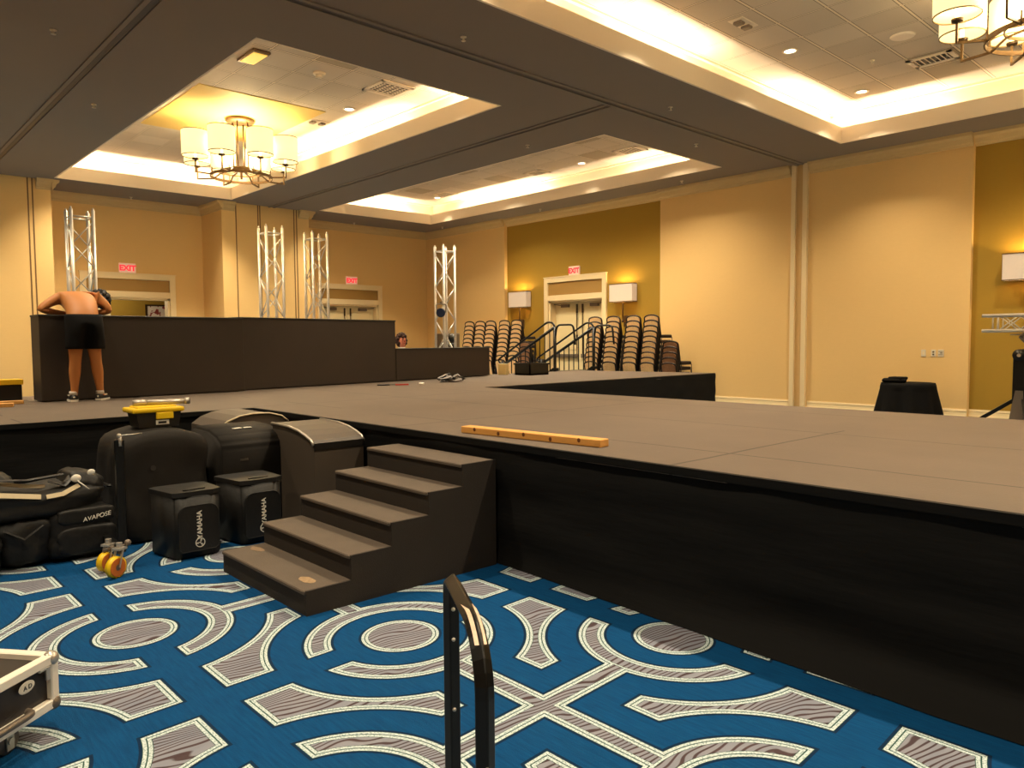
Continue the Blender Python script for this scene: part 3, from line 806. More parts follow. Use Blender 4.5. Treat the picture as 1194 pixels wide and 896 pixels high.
# black edge band along the front
b = B(); b.bar((-6.95, 3.085, ST - .02), (1.6, 3.085, ST - .02), .03, .04); b.bar((-6.965, -2.5, ST - .02), (-6.965, 3.1, ST - .02), .03, .04); obj('edge_band', b, 'black_skirt', t)

# steps up to the stage
t = thing('stage_steps', 'black carpeted five-step stair unit against the stage front', 'steps', (-3.96, 2.4, 0))
x0, x1 = -4.47, -3.45; ys_ = [1.77, 2.03, 2.285, 2.54, 2.79, 3.045]
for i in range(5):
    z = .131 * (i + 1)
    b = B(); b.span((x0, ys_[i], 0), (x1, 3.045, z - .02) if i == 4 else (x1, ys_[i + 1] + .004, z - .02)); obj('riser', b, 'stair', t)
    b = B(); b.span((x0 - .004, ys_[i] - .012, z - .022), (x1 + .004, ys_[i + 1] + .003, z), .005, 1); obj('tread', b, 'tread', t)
poly = [(ys_[0], 0), (3.05, 0), (3.05, .655)]
for i in range(4, -1, -1): poly += [(ys_[i], .131 * (i + 1) - .002)] + ([(ys_[i], .131 * i - .002)] if i else [])
for xx in (x0 - .012, x1 + .001):
    b = B(); b.prism(poly, lambda p, tt: (tt, p[0], p[1]), xx, xx + .011); obj('side_panel', b, 'stair', t)
def patch(c, rx, ry, seed):
    bb = B(); pts = [bb.bm.verts.new((c[0] + rx * math.cos(a) * (1 + .35 * noise.noise(Vector((a, seed, 0)))), c[1] + ry * math.sin(a) * (1 + .35 * noise.noise(Vector((a, seed, 3)))), c[2])) for a in [2 * PI * k / 18 for k in range(18)]]
    bb.bm.faces.new(pts); return bb
obj('worn_patch', patch((-3.6, 1.86, .1325), .07, .035, 2), mat('worn_patch', (150, 124, 92), .8, var=.5, vscale=60), t)
obj('worn_patch', patch((-4.36, 1.93, .1325), .07, .03, 5), mat('worn_patch_small', (128, 104, 78), .8, var=.5, vscale=60), t)

# lumber on the stage
def lumber(p, q, w, h, label, knots=0):
    root = thing('lumber', label, 'lumber', ((p[0] + q[0]) / 2, (p[1] + q[1]) / 2, p[2]))
    b = B(); b.bar((p[0], p[1], p[2] + h / 2), (q[0], q[1], q[2] + h / 2), w, h, bevel=.004); obj('board', b, 'lumber', root)
    if knots:
        k = B(); P, Q = Vector(p), Vector(q); d = (Q - P).normalized(); n = Vector((d.y, -d.x, 0))
        for i in range(knots):
            c = P.lerp(Q, (i + .6) / (knots + .3)) + n * (w / 2 + .001) + Vector((0, 0, h * (.45 if i % 2 else .7)))
            k.ball(c, .012, (1, .15, 1.1), 8, 6, Matrix.Rotation(math.atan2(d.y, d.x), 4, 'Z'))
        obj('knot', k, mat('knot', (110, 60, 24), .7), root)
lumber((-3.98, 3.26, ST), (-2.83, 3.36, ST), .09, .045, 'pale pine board lying along the front edge of the stage', 5)
lumber((-9.25, .4, ST), (-8.92, 1.46, ST), .09, .04, 'short pine board end on the stage at the left picture edge')
lumber((-9.5, .5, ST), (-9.32, 1.62, ST), .07, .035, 'thin pine offcut on the deck behind the other board at left')

# black dividing panels across the stage
def panel(p, q, z1, th, label, name='stage_divider'):
    P, Q = Vector((p[0], p[1], 0)), Vector((q[0], q[1], 0)); d = (Q - P).normalized(); n = Vector((-d.y, d.x, 0))
    t = thing(name, label, 'stage divider', (p[0], p[1], ST))
    c = (P + Q) / 2 + n * th / 2
    b = B(); b.box((c.x, c.y, (ST + z1) / 2 + .006), ((Q - P).length, th, z1 - ST - .012), .006, 1, math.atan2(d.y, d.x)); obj('panel', b, 'black_paint', t)
    k = B(); k.box((c.x, c.y, z1 - .006), ((Q - P).length + .01, th + .012, .02), .004, 1, math.atan2(d.y, d.x)); obj('top_cap', k, mat('divider_cap', (30, 26, 23), .5), t)
panel((-9.34, 1.79), (-9.42, 4.06), 1.70, .34, 'tall black painted divider the shirtless person leans on')
panel((-9.56, 4.07), (-9.94, 6.74), 1.715, .34, 'tall black painted divider between the leaning person and the low one')
panel((-9.945, 6.75), (-10.2, 8.93), 1.275, .3, 'low black painted divider beside the chair stacks')
# dark platform and yellow plank behind the left end
t = thing('equipment_case', 'black case on the stage at left with a yellow plank on top', 'case', (-9.95, .9, ST))
b = B(); b.span((-10.4, -.3, ST), (-9.72, 1.68, .945), .01, 1); obj('body', b, 'black_plastic', t)
b = B(); b.span((-9.72, .2, .80), (-9.70, .32, .86)); obj('latch', b, 'silver', t)
t = thing('yellow_plank', 'long yellow plank lying on the black case at left edge', 'plank', (-9.8, .9, .945))
b = B(); b.span((-9.9, -.35, .946), (-9.69, 1.69, 1.005), .005, 1); obj('plank', b, mat('yellow_paint', (240, 190, 20), .5, var=.1), t)
b = B()
for y in (.9, 1.3): b.ball((-9.69, y, .985), .012, (.2, 1, .6))
obj('screw_hole', b, 'bronze_dark', t)

# ------------------------------------------------------------------ trusses
def truss(x, y, rz, label, w=.29, z1=3.35):
    t = thing('truss_tower', label, 'truss', (x, y, 0), rz, 'upright box trusses behind the stage')
    Tm = Matrix.Translation((x, y, 0)) @ Matrix.Rotation(rz, 4, 'Z')
    h = w / 2; cs = [(-h, -h), (h, -h), (h, h), (-h, h)]
    W = lambda p: Tm @ Vector(p)
    for cx, cy in cs:
        b = B(); b.tube(W((cx, cy, .02)), W((cx, cy, z1)), .025, seg=10); b.tube(W((cx, cy, z1 - .01)), W((cx, cy, z1 + .035)), .018, .012, 10); obj('main_tube', b, 'alu', t, True)
    b = B(); n = 9; st = (z1 - .16 - .1) / n
    for f in range(4):
        a, c = cs[f], cs[(f + 1) % 4]
        for i in range(n):
            za, zb = .1 + i * st, .1 + (i + 1) * st
            p, q = ((a, c) if (i + f) % 2 else (c, a))
            b.tube(W((p[0], p[1], za)), W((q[0], q[1], zb)), .0095, seg=6)
        for z in (.07, z1 - .1): b.tube(W((a[0], a[1], z)), W((c[0], c[1], z)), .012, seg=6)
    obj('bracing', b, 'alu', t, True)
    b = B(); b.box((0, 0, .01), (.5, .5, .02), .003, 1, 0, Tm); obj('base_plate', b, 'black_metal', t)
truss(-12.58, 2.99, 0.0, 'tall silver box truss rising behind the shirtless person')
truss(-12.37, 5.86, 0.0, 'tall silver box truss before the boxed wall pocket, second from the left')
truss(-12.53, 6.80, 0.0, 'tall silver box truss, third from the left, beside the back door')
truss(-12.52, 9.74, 0.0, 'tall silver box truss with a dark stage light, near the room corner')
def stage_light(p, label, hd):
    t = thing('stage_light', label, 'stage light', p)
    b = B(); d = Vector(hd).normalized(); P = Vector(p)
    b.tube(P - d * .10, P + d * .11, .07, .095, 16); b.tube(P - d * .16, P - d * .10, .05, .07, 12); obj('housing', b, 'navy', t, True)
    b = B(); b.tube(P + d * .108, P + d * .118, .085, seg=16); obj('lens', b, 'lens', t)
    b = B(); b.path(rnd_path([P + Vector((0, .11, 0)), P + Vector((0, .13, .17)), P + Vector((0, -.13, .17)), P + Vector((0, -.11, 0))], .05), .012, 6); b.tube(P + Vector((0, 0, .17)), P + Vector((0, 0, .22)), .03); obj('yoke', b, 'grey_metal', t)
stage_light((-12.34, 9.50, 1.98), 'dark blue round stage light clamped on the truss by the corner', (.7, -.7, -.1))
t = thing('equipment_box', 'small brown box with a black lamp behind the low divider by the corner truss', 'box', (-12.95, 10.15, 0))
b = B(); b.span((-13.1, 9.95, 0), (-12.8, 10.35, 1.56), .01, 1); obj('cabinet', b, mat('brown_box', (96, 76, 52), .7), t)
b = B(); b.ball((-12.77, 10.12, 1.46), .09); b.tube((-12.79, 10.12, 1.30), (-12.72, 10.12, 1.30), .06); obj('driver', b, 'black_plastic', t, True)

# horizontal truss on a crank stand at right
t = thing('truss_beam', 'short horizontal silver truss resting on the crank stand', 'truss', (-2.2, 11.0, 1.44))
y = 11.0; za, zb = 1.465, 1.655; XE = -2.96
for (yy, z) in ((y - .1, za), (y - .1, zb), (y + .1, za), (y + .1, zb)):
    b = B(); b.tube((XE, yy, z), (-.4, yy, z), .021); obj('main_tube', b, 'alu', t, True)
b = B(); n = 11; st = 2.4 / n
for yy in (y - .1, y + .1):
    for i in range(n):
        xa = XE + .18 + i * st
        b.tube((xa, yy, za if i % 2 else zb), (xa + st, yy, zb if i % 2 else za), .008, seg=6); b.tube((xa, yy, zb if i % 2 else za), (xa + st, yy, za if i % 2 else zb), .008, seg=6)
    for xx in (XE + .12, XE + .18): b.tube((xx, yy, za), (xx, yy, zb), .009, seg=6)
for i in range(n):
    for z in (za, zb): b.tube((XE + .12 + i * st, y - .1, z), (XE + .12 + i * st, y + .1, z), .008, seg=6)
obj('bracing', b, 'alu', t, True)
t = thing('crank_stand', 'black crank lifting stand with splayed legs holding the horizontal truss', 'lifting stand', (-2.5, 11.0, 0))
mx_ = -2.52
b = B(); b.span((mx_ - .1, y - .07, .1), (mx_ + .08, y + .07, 1.13), .006, 1); b.span((mx_ + .02, y - .05, 1.1), (mx_ + .1, y + .05, 1.36), .004, 1); obj('mast', b, 'black_metal', t)
b = B(); b.tube((mx_ - .03, y - .09, 1.16), (mx_ - .03, y + .09, 1.16), .075, seg=20); b.tube((mx_ - .03, y - .1, 1.16), (mx_ - .03, y - .085, 1.16), .03, seg=12); obj('pulley', b, 'black_metal', t, True)
b = B(); b.tube((mx_ - .03, y - .105, 1.16), (mx_ - .03, y - .10, 1.16), .022, seg=12); obj('pulley_hub', b, 'silver', t)
b = B(); b.tube((mx_ + .02, y, 1.36), (mx_ + .02, y, 1.44), .05); b.box((mx_ - .02, y, 1.415), (.2, .3, .02)); b.tube((mx_ - .02, y - .1, 1.40), (mx_ + .04, y - .1, 1.33), .03); obj('fork_head', b, 'grey_metal', t)
for sx, sy in ((-1, -.35), (1, -.35), (-.3, 1), (.3, -1)):
    b = B(); b.bar((mx_ + sx * .06, y + sy * .06, .62), (mx_ + sx * .85, y + sy * .7, .03), .045, .045)
    b.bar((mx_ + sx * .05, y + sy * .05, .22), (mx_ + sx * .46, y + sy * .37, .33), .03, .03); b.tube((mx_ + sx * .85, y + sy * .7, 0), (mx_ + sx * .85, y + sy * .7, .04), .05); obj('leg', b, 'black_metal', t)
b = B(); b.prism([(-.16, .0), (.06, .0), (.02, .62), (-.06, .62)], lambda p, tt: (mx_ + p[0], tt, p[1] + .1), y - .10, y - .075); obj('brace_plate', b, 'grey_metal', t)
b = B(); b.path([(mx_ + .1, y - .02, .9), (mx_ + .25, y - .02, .9), (mx_ + .25, y - .02, .75)], .012, 6); b.tube((mx_ + .25, y - .06, .75), (mx_ + .25, y + .06, .75), .02); obj('crank_handle', b, 'grey_metal', t)

# ------------------------------------------------------------------ stacked banquet chairs
def chair_parts(root, fab):
    P = lambda *p: p
    b = B(); b.box((0, .0, .455), (.42, .42, .065), .028, 3); obj('seat', b, 'chair_seat', root, True)
    b = B(); tilt = Matrix.Translation((0, -.205, .50)) @ Matrix.Rotation(R(12), 4, 'X')
    # backrest pad with a domed top
    n = 8; w = .166; poly = [(-w, 0), (w, 0), (w, .35)] + [(w * math.cos(a), .35 + .05 * math.sin(a)) for a in [PI * k / n for k in range(1, n)]] + [(-w, .35)]
    b.prism(poly, lambda p, tt: (p[0], tt, p[1]), -.016, .016)
    bmesh.ops.bevel(b.bm, geom=[e for e in b.bm.edges if abs(e.verts[0].co.y - e.verts[1].co.y) < 1e-6], offset=.010, segments=2, affect='EDGES')
    bmesh.ops.transform(b.bm, matrix=tilt, verts=b.bm.verts); obj('backrest', b, fab, root)
    b = B(); pts = [(-.179, 0, -.07), (-.179, 0, .35)] + [((.179) * math.cos(a), 0, .35 + .066 * math.sin(a)) for a in [PI - PI * k / n for k in range(1, n)]] + [(.179, 0, .35), (.179, 0, -.07)]
    b.path([tilt @ Vector(p) for p in pts], .017, 8, up=(0, 1, 0)); obj('back_frame', b, 'chair_frame', root, True)
    b = B(); b.path([(-.2, -.2, .425), (.2, -.2, .425), (.2, .2, .425), (-.2, .2, .425)], .011, 6, closed=True); obj('seat_frame', b, 'chair_frame', root)
    for sx in (-1, 1):
        for sy in (-1, 1):
            b = B(); b.tube((sx * .205, sy * .2, .43), (sx * .213, sy * .215, 0), .0095, .0085, 8); obj('leg', b, 'chair_frame', root, True)
ORD = ['lowest', 'second', 'third', 'fourth', 'fifth', 'sixth', 'seventh', 'eighth', 'ninth', 'topmost']
def chair_stack(proto, x, y, n, desc, group, rz=R(3), pitch=.112, shift=.019):
    first = None
    for k in range(n):
        lab = '%s %s, %s from the floor' % (desc[0], desc[1], ORD[k]) if 0 < k < n - 1 else '%s %s, %s one' % (desc[0], desc[1], 'topmost' if k == n - 1 else 'lowest')
        loc = (x - math.sin(rz) * shift * k, y + math.cos(rz) * shift * k, pitch * k)
        if proto.get('used'): dup(proto, loc, rz, lab, group)
        else:
            proto.matrix_basis = Matrix.Translation(loc) @ Matrix.Rotation(rz, 4, 'Z'); proto['label'] = lab; proto['group'] = group; proto['used'] = 1
PB = thing('banquet_chair', 'tan', 'chair'); chair_parts(PB, 'chair_fabric')
STK = [(-15.83, 'in the stack nearest the corner truss'), (-15.38, 'in the second stack from the corner truss'), (-14.96, 'in the middle stack left of the door'), (-14.42, 'in the fourth stack from the corner truss'), (-13.96, 'in the stack just left of the door'),
       (-11.32, 'in the stack just right of the door'), (-10.79, 'in the second stack right of the door'), (-10.23, 'in the third stack right of the door'), (-9.75, 'in the fourth stack right of the door')]
for x, d in STK:
    chair_stack(PB, x, 13.25 if x < -12 else 13.22, 10, ('tan banquet chair', d), 'tan banquet chairs stacked left of the door' if x < -12 else 'tan banquet chairs stacked right of the door')
PD = thing('banquet_chair', 'brown', 'chair'); chair_parts(PD, 'chair_dark_fabric')
chair_stack(PD, -9.22, 13.25, 5, ('dark brown chair', 'in the low end stack right of the door'), 'dark chairs in the low end stack')
chair_stack(PD, -13.25, 12.95, 5, ('dark brown chair', 'in the low stack behind the stair rail'), 'dark chairs behind the stair rail')
for o in (PB, PD):
    if 'used' in o: del o['used']
for o in list(C.objects):
    if 'used' in o: del o['used']

# ------------------------------------------------------------------ steps with railings at the end of the runway
t = thing('railed_steps', 'black steel steps with two sloping handrails behind the runway by the door', 'steps', (-11.4, 11.7, 0))
for i in range(4):
    b = B(); z = .19 * (i + 1) - .03; xx = -12.2 + .38 * i + .2
    b.span((xx - .17, 11.14, z - .02), (xx + .19, 12.26, z + .02), .004, 1); obj('tread', b, 'black_metal', t)
for yy in (11.1, 12.3):
    b = B(); b.bar((-12.3, yy, .02), (-10.66, yy, .70), .04, .12); obj('stringer', b, 'black_metal', t)
    b = B(); sl = (1.62 - .90) / (1.57)
    b.bar((-12.25, yy, .84), (-10.66, yy, 1.66), .04, .05)
    b.bar((-10.66, yy, .2), (-10.66, yy, 1.66), .045, .045); b.bar((-12.25, yy, .02), (-12.25, yy, .95), .04, .04)
    loop = rnd_path([(-12.25, yy, .86), (-12.42, yy, .96), (-10.84, yy, 1.78), (-10.66, yy, 1.72), (-10.66, yy, 1.5)], .10)
    b.path(loop, .021, 8); obj('handrail', b, 'black_metal', t, True)
    b = B()
    for k in range(1, 11):
        xx = -12.25 + 1.59 * k / 11; b.bar((xx, yy, .06 + .68 * (k / 11)), (xx, yy, .84 + .82 * k / 11), .016, .016)
    obj('balusters', b, 'black_metal', t)
    g = B(); g.path(rnd_path([(-10.64, yy, 1.48), (-10.60, yy, 1.70), (-10.15, yy, 1.70), (-10.10, yy, 1.30)], .1), .021, 8); obj('guard_loop', g, 'black_metal', t, True)
    k = B(); k.bar((-11.0, yy, .62), (-10.70, yy, .80), .05, .05); k.box((-10.64, yy, .8), (.12, .06, .06)); obj('bracket', k, 'black_metal', t)

t = thing('storage_crate', 'small black crate on the stage end beside the stair rail', 'crate', (-9.9, 9.75, ST))
b = B(); b.span((-10.15, 9.5, ST), (-9.75, 9.98, ST + .03)); 
for a, c in (((-10.15, 9.5), (-9.75, 9.52)), ((-10.15, 9.96), (-9.75, 9.98)), ((-10.15, 9.5), (-10.13, 9.98)), ((-9.77, 9.5), (-9.75, 9.98))): b.span((a[0], a[1], ST), (c[0], c[1], ST + .2))
obj('bin', b, 'black_plastic', t)
b = B(); b.box((-9.95, 9.5, ST + .2), (.44, .03, .03)); b.box((-9.95, 9.98, ST + .2), (.44, .03, .03)); b.box((-10.15, 9.74, ST + .2), (.03, .5, .03)); b.box((-9.75, 9.74, ST + .2), (.03, .5, .03)); obj('rim', b, 'black_plastic', t)

t = thing('carton', 'small cream carton on the stage end left of the black crate', 'box', (-10.35, 9.4, ST))
b = B(); b.box((-10.35, 9.4, ST + .10), (.16, .13, .20), .006, 1, .3); obj('carton_body', b, mat('cream_card', (226, 196, 130), .7), t)
b = B(); b.box((-10.35, 9.4, ST + .204), (.165, .05, .006), 0, 1, .3); obj('tape_strip', b, 'white_print', t)

# small things left on the stage
t = thing('cable_heap', 'tangled heap of pale cable and clamps on the stage', 'cable', (-9.15, 7.2, ST))
rr = random.Random(3)
for k in range(5):
    b = B(); pts = []
    for i in range(26):
        a = i * .62 + k; r_ = .05 + .15 * rr.random()
        pts.append((-9.15 + r_ * math.cos(a) * .8, 7.22 + r_ * math.sin(a) * 1.3, ST + .015 + .13 * max(0, 1 - r_ / .22) * rr.random() + .008 * k))
    b.path(pts, .011, 6); obj('cable', b, 'cable_grey' if k % 2 == 0 else 'black_plastic', t, True)
b = B(); b.ball((-9.15, 7.2, ST + .05), .06, (1, 1.3, .7)); obj('clamp', b, 'grey_metal', t, True)
b = B(); b.tube((-9.12, 5.86, ST + .012), (-9.05, 6.02, ST + .012), .011); b.tube((-9.05, 6.02, ST + .012), (-9.0, 6.09, ST + .012), .005)
tag(obj('screwdriver', b, 'black_plastic', None, True), 'black screwdriver lying on the stage before the dividers', 'screwdriver')
b = B(); b.bar((-9.02, 6.10, ST + .01), (-8.92, 6.26, ST + .01), .03, .02); tag(obj('box_cutter', b, 'red_plastic'), 'small red-handled knife lying beside the screwdriver', 'knife')
b = B(); b.lathe([(.02, 0), (.04, 0), (.04, .03), (.02, .03)], (-8.88, 6.46, ST), 16, True); tag(obj('tape_roll', b, 'white_print', None, True), 'small pale tape roll on the stage near the red knife', 'tape')

# ------------------------------------------------------------------ round table by the wall
t = thing('round_table', 'small round table under a black cloth against the tan wall', 'table', (-4.65, 13.25, 0))
b = B(); b.lathe([(0, .60), (.385, .60), (.385, .635), (0, .635)], (-4.65, 13.25, 0), 32); obj('tabletop', b, 'black_plastic', t)
b = B(); b.tube((-4.65, 13.25, .03), (-4.65, 13.25, .60), .035); b.lathe([(.25, 0), (.25, .02), (.05, .05), (0, .05)], (-4.65, 13.25, 0), 20); obj('pedestal', b, 'black_metal', t, True)
b = B()
def cl(u, v):
    a = 2 * PI * u
    if v < .25: r_ = .40 * v / .25; z = .645
    else:
        k = (v - .25) / .75; r_ = .40 + .10 * k + .035 * k * math.sin(a * 9) + .02 * k * math.sin(a * 5 + 1); z = .645 - .61 * k
        if k < .15: r_ = .40 + .02 * math.sin(k / .15 * PI / 2)
    return (-4.65 + r_ * math.cos(a), 13.25 + r_ * math.sin(a), z)
b.grid(cl, 96, 24); bmesh.ops.remove_doubles(b.bm, verts=b.bm.verts, dist=.0005)
o = obj('tablecloth', b, 'black_cloth', None, True); tag(o, 'black cloth hanging to the floor over the round table', 'tablecloth')
b = B(); b.box((0, 0, 0), (.36, .26, .06), .025, 2, 0, Matrix.Translation((-4.83, 13.15, .685)) @ Matrix.Rotation(.3, 4, 'Z')); b.box((0, 0, 0), (.24, .2, .05), .02, 2, 0, Matrix.Translation((-4.78, 13.17, .72)) @ Matrix.Rotation(-.2, 4, 'Z'))
o = obj('folded_cloth', b, 'black_cloth', None, True); tag(o, 'folded black cloth lying on the draped round table', 'cloth')

# ------------------------------------------------------------------ covered loudspeakers and cases in the corner
def rounded_cover(t, x0, x1, y0, y1, zf, zt, name='cover', m='cover', bulge=.02, axis='y', seed=0.0):
    """soft cover over a box: edges rounded, top domed, sides slightly slack"""
    b = B()
    r = bmesh.ops.create_cube(b.bm, size=1.0)
    bmesh.ops.subdivide_edges(b.bm, edges=b.bm.edges, cuts=11, use_grid_fill=True)
    for v in b.bm.verts:
        x, y, z = v.co * 2
        px, py, pz = x, y, z
        # super-ellipsoid style rounding
        k = 13.0
        n = (abs(x) ** k + abs(y) ** k + abs(z) ** k) ** (1 / k)
        if n > 0: px, py, pz = x / n, y / n, z / n
        s = py if axis == 'y' else px
        dome = (zt - zf) * (1 - abs(s) ** 2.2)
        top = zf + dome
        zz = top * (pz + 1) / 2
        wv = noise.noise(Vector((px * 2 + seed, py * 2, pz * 1.6))) * bulge
        v.co = Vector(((x0 + x1) / 2 + px * ((x1 - x0) / 2 + wv), (y0 + y1) / 2 + py * ((y1 - y0) / 2 + wv), max(0.004, zz)))
    return obj(name, b, m, t, True)
t = thing('covered_speaker', 'large black covered loudspeaker standing under the yellow toolbox', 'speaker', (-5.85, 1.75, 0))
rounded_cover(t, -6.15, -5.5, 1.50, 2.10, .70, .775, seed=1)
b = B(); b.tube((-5.492, 1.7, .52), (-5.486, 1.7, .52), .018, seg=16); obj('emblem', b, mat('faint_emblem', (47, 42, 37), .6), t)
b = B(); b.path(rnd_path([(-5.7, 1.485, .40), (-5.7, 1.465, .40), (-6.0, 1.465, .40), (-6.0, 1.485, .40)], .015), .012, 6); obj('side_handle', b, 'pocket', t)

def step_cover(t, x0, x1, y0, y1, prof, m, name, bev=.02):
    """profile in (x, z), extruded along y"""
    b = B(); b.prism(prof, lambda p, tt: (p[0], tt, p[1]), y0, y1)
    bmesh.ops.recalc_face_normals(b.bm, faces=b.bm.faces)
    if bev: bmesh.ops.bevel(b.bm, geom=list(b.bm.edges), offset=bev, segments=3, affect='EDGES', clamp_overlap=True)
    return obj(name, b, m, t, True)
t = thing('covered_speaker', 'black covered loudspeaker behind the right logo bag, white mark on top', 'speaker', (-5.75, 2.36, 0))
step_cover(t, -6.1, -5.45, 2.15, 2.67, [(-5.45, .01), (-5.45, .60), (-5.475, .655), (-5.55, .70), (-5.70, .735), (-6.0, .74), (-6.08, .69), (-6.1, .01)], 'cover', 'cover', .025)
b = B(); b.box((-5.66, 2.37, .728), (.035, .07, .006), .002, 1, .2); b.box((-5.655, 2.45, .728), (.03, .06, .006), .002, 1, -.1); obj('tape_mark', b, 'white_print', t)
b = B(); b.span((-5.452, 2.30, .505), (-5.444, 2.36, .52)); obj('emblem', b, mat('faint_print', (70, 62, 52), .5), t)
b = B(); b.span((-5.455, 2.155, .300), (-5.445, 2.665, .312)); obj('hem_band', b, 'pocket', t)

t = thing('road_trunk', 'charcoal trunk with curved top and silver edging beside the steps', 'case', (-5.4, 2.9, 0))
prof = [(-4.92, .01), (-4.92, .64), (-4.95, .672), (-5.03, .70), (-5.14, .728), (-5.30, .748), (-5.58, .755), (-5.60, .01)]
b = B(); b.prism(prof, lambda p, tt: (p[0], tt, p[1]), 2.62, 3.03); obj('body', b, 'case_grey', t)
for yy in (2.615, 3.035):
    b = B(); pts = [(p[0], yy, p[1]) for p in prof[1:7]]
    b.path(pts, .011, 6); obj('edge_trim', b, 'silver', t, True)
b = B(); b.bar((-4.918, 2.62, .628), (-4.918, 3.03, .628), .012, .05); obj('front_band', b, 'black_plastic', t)
b = B(); b.span((-4.92, 2.86, .28), (-4.905, 2.94, .40), .006, 1); obj('recess_handle', b, 'black_plastic', t)
b = B(); b.bar((-4.905, 2.865, .295), (-4.905, 2.935, .295), .012, .012); obj('handle_bar', b, 'silver', t)

t = thing('road_trunk', 'charcoal trunk with curved top lying behind the covered loudspeakers', 'case', (-6.4, 2.75, 0))
prof2 = [(2.42, .0), (2.42, .68), (2.50, .735), (2.60, .77), (2.72, .785), (2.86, .78), (2.97, .75), (3.03, .70), (3.03, 0)]
b = B(); b.prism(prof2, lambda p, tt: (tt, p[0], p[1]), -6.75, -6.15); obj('body', b, 'case_grey', t)
b = B(); b.path([(-6.145, p[0], p[1]) for p in prof2[1:8]], .008, 6); obj('edge_trim', b, 'bag_stripe', t, True)

# two logo speaker bags
def speaker_bag(x0, x1, y0, y1, h, label):
    t = thing('speaker_bag', label, 'speaker bag', ((x0 + x1) / 2, (y0 + y1) / 2, 0), 0, 'black logo speaker bags')
    cy = (y0 + y1) / 2; w = (y1 - y0)
    b = B()
    poly = [(x1 - .02, y0 + .05), (x1, y0 + .12), (x1, y1 - .06), (x1 - .03, y1), (x0 + .03, y1), (x0, y1 - .04), (x0, y0 + .04), (x0 + .03, y0)]
    b.prism(poly, lambda p, z: (p[0], p[1], z), .005, h - .012)
    bmesh.ops.recalc_face_normals(b.bm, faces=b.bm.faces)
    bmesh.ops.bevel(b.bm, geom=list(b.bm.edges), offset=.012, segments=2, affect='EDGES', clamp_overlap=True)
    obj('body', b, 'nylon', t, True)
    l = B(); l.prism([(p[0] * 1.0, p[1]) for p in poly], lambda p, z: (p[0] + (.006 if p[0] > (x0 + x1) / 2 else -.006), p[1] + (.006 if p[1] > cy else -.006), z), h - .03, h)
    obj('lid_flap', l, 'nylon', t)
    z = B(); z.bar((x1 - .05, cy - .05, h + .002), (x1 - .06, cy + .09, h + .002), .016, .012); obj('top_handle', z, 'pocket', t)
    # pocket with rounded top corners
    pw, pb, pt = w * .36, .05, h - .09; pc = cy + .02; n = 6
    pp = [(pc - pw, pb + .02), (pc - pw + .02, pb), (pc + pw - .02, pb), (pc + pw, pb + .02), (pc + pw, pt - .06)] + [(pc + pw - .06 + .06 * math.cos(a), pt - .06 + .06 * math.sin(a)) for a in [PI / 2 * k / n for k in range(1, n + 1)]] + [(pc - pw + .06 + .06 * math.cos(a), pt - .06 + .06 * math.sin(a)) for a in [PI / 2 + PI / 2 * k / n for k in range(0, n + 1)]]
    p = B(); p.prism(pp, lambda q, tt: (tt, q[0], q[1]), x1 - .005, x1 + .014); po = obj('pocket', p, 'pocket', t)
    pi = B(); pi.path([(x1 + .013, q[0], q[1]) for q in pp], .005, 6, closed=True); obj('piping', pi, 'nylon', po, True)
    # vertical lettering, read upwards, with the round mark below it
    F = frame((0, 0, 1), (0, -1, 0), (1, 0, 0), (x1 + .016, pc + .005, (pb + pt) / 2 + .02))
    text_mesh('lettering', 'YAMAHA', .044, F, 'white_print', po, .001, bold=.001)
    mk = B(); cz = (pb + pt) / 2 - .095
    mk.lathe([(.026, 0), (.031, 0), (.031, .002), (.026, .002)], (0, 0, 0), 24, True)
    for k in range(3):
        a = 2 * PI * k / 3 + PI / 2; mk.bar((0, 0, .001), (.024 * math.cos(a), .024 * math.sin(a), .001), .004, .002); mk.bar((.010 * math.cos(a) - .006 * math.sin(a), .010 * math.sin(a) + .006 * math.cos(a), .001), (.024 * math.cos(a) - .006 * math.sin(a), .024 * math.sin(a) + .006 * math.cos(a), .001), .003, .002)
    bmesh.ops.transform(mk.bm, matrix=frame((0, 0, 1), (0, -1, 0), (1, 0, 0), (x1 + .016, pc + .005, cz)), verts=mk.bm.verts)
    obj('round_mark', mk, 'white_print', po)
speaker_bag(-5.22, -4.89, 1.58, 1.93, .435, 'black YAMAHA bag standing in front of the largest covered speaker')
speaker_bag(-5.30, -4.95, 2.04, 2.39, .445, 'black YAMAHA bag beside the lowest stair step')

# toolbox on the big speaker
t = thing('toolbox', 'black toolbox with bright yellow lid on the covered speaker', 'toolbox', (-5.75, 1.72, .78))
b = B(); b.prism([(1.69, .778), (1.96, .778), (1.98, .885), (1.67, .885)], lambda p, tt: (tt, p[0], p[1]), -5.93, -5.72); obj('tray', b, 'black_plastic', t)
b = B(); b.span((-5.95, 1.64, .885), (-5.70, 2.00, .92), .012, 2); b.span((-5.92, 1.68, .915), (-5.74, 1.96, .932), .008, 1); obj('lid', b, 'yellow', t)
b = B(); b.span((-5.722, 1.80, .835), (-5.70, 1.92, .887), .006, 1); obj('latch', b, 'yellow', t)
b = B(); b.span((-5.718, 1.80, .796), (-5.712, 1.89, .830)); obj('paper_label', b, 'white_print', t)
b = B(); b.span((-5.711, 1.815, .805), (-5.709, 1.87, .820)); obj('label_print', b, 'black_plastic', t)
t = thing('flashlight', 'silver flashlight with dark front lying on the yellow toolbox lid', 'flashlight', (-5.8, 1.75, .96))
b = B(); b.tube((-5.86, 1.74, .953), (-5.74, 2.02, .953), .018, seg=14); b.tube((-5.87, 1.69, .951), (-5.845, 1.78, .953), .022, seg=14); obj('barrel', b, 'silver', t, True)
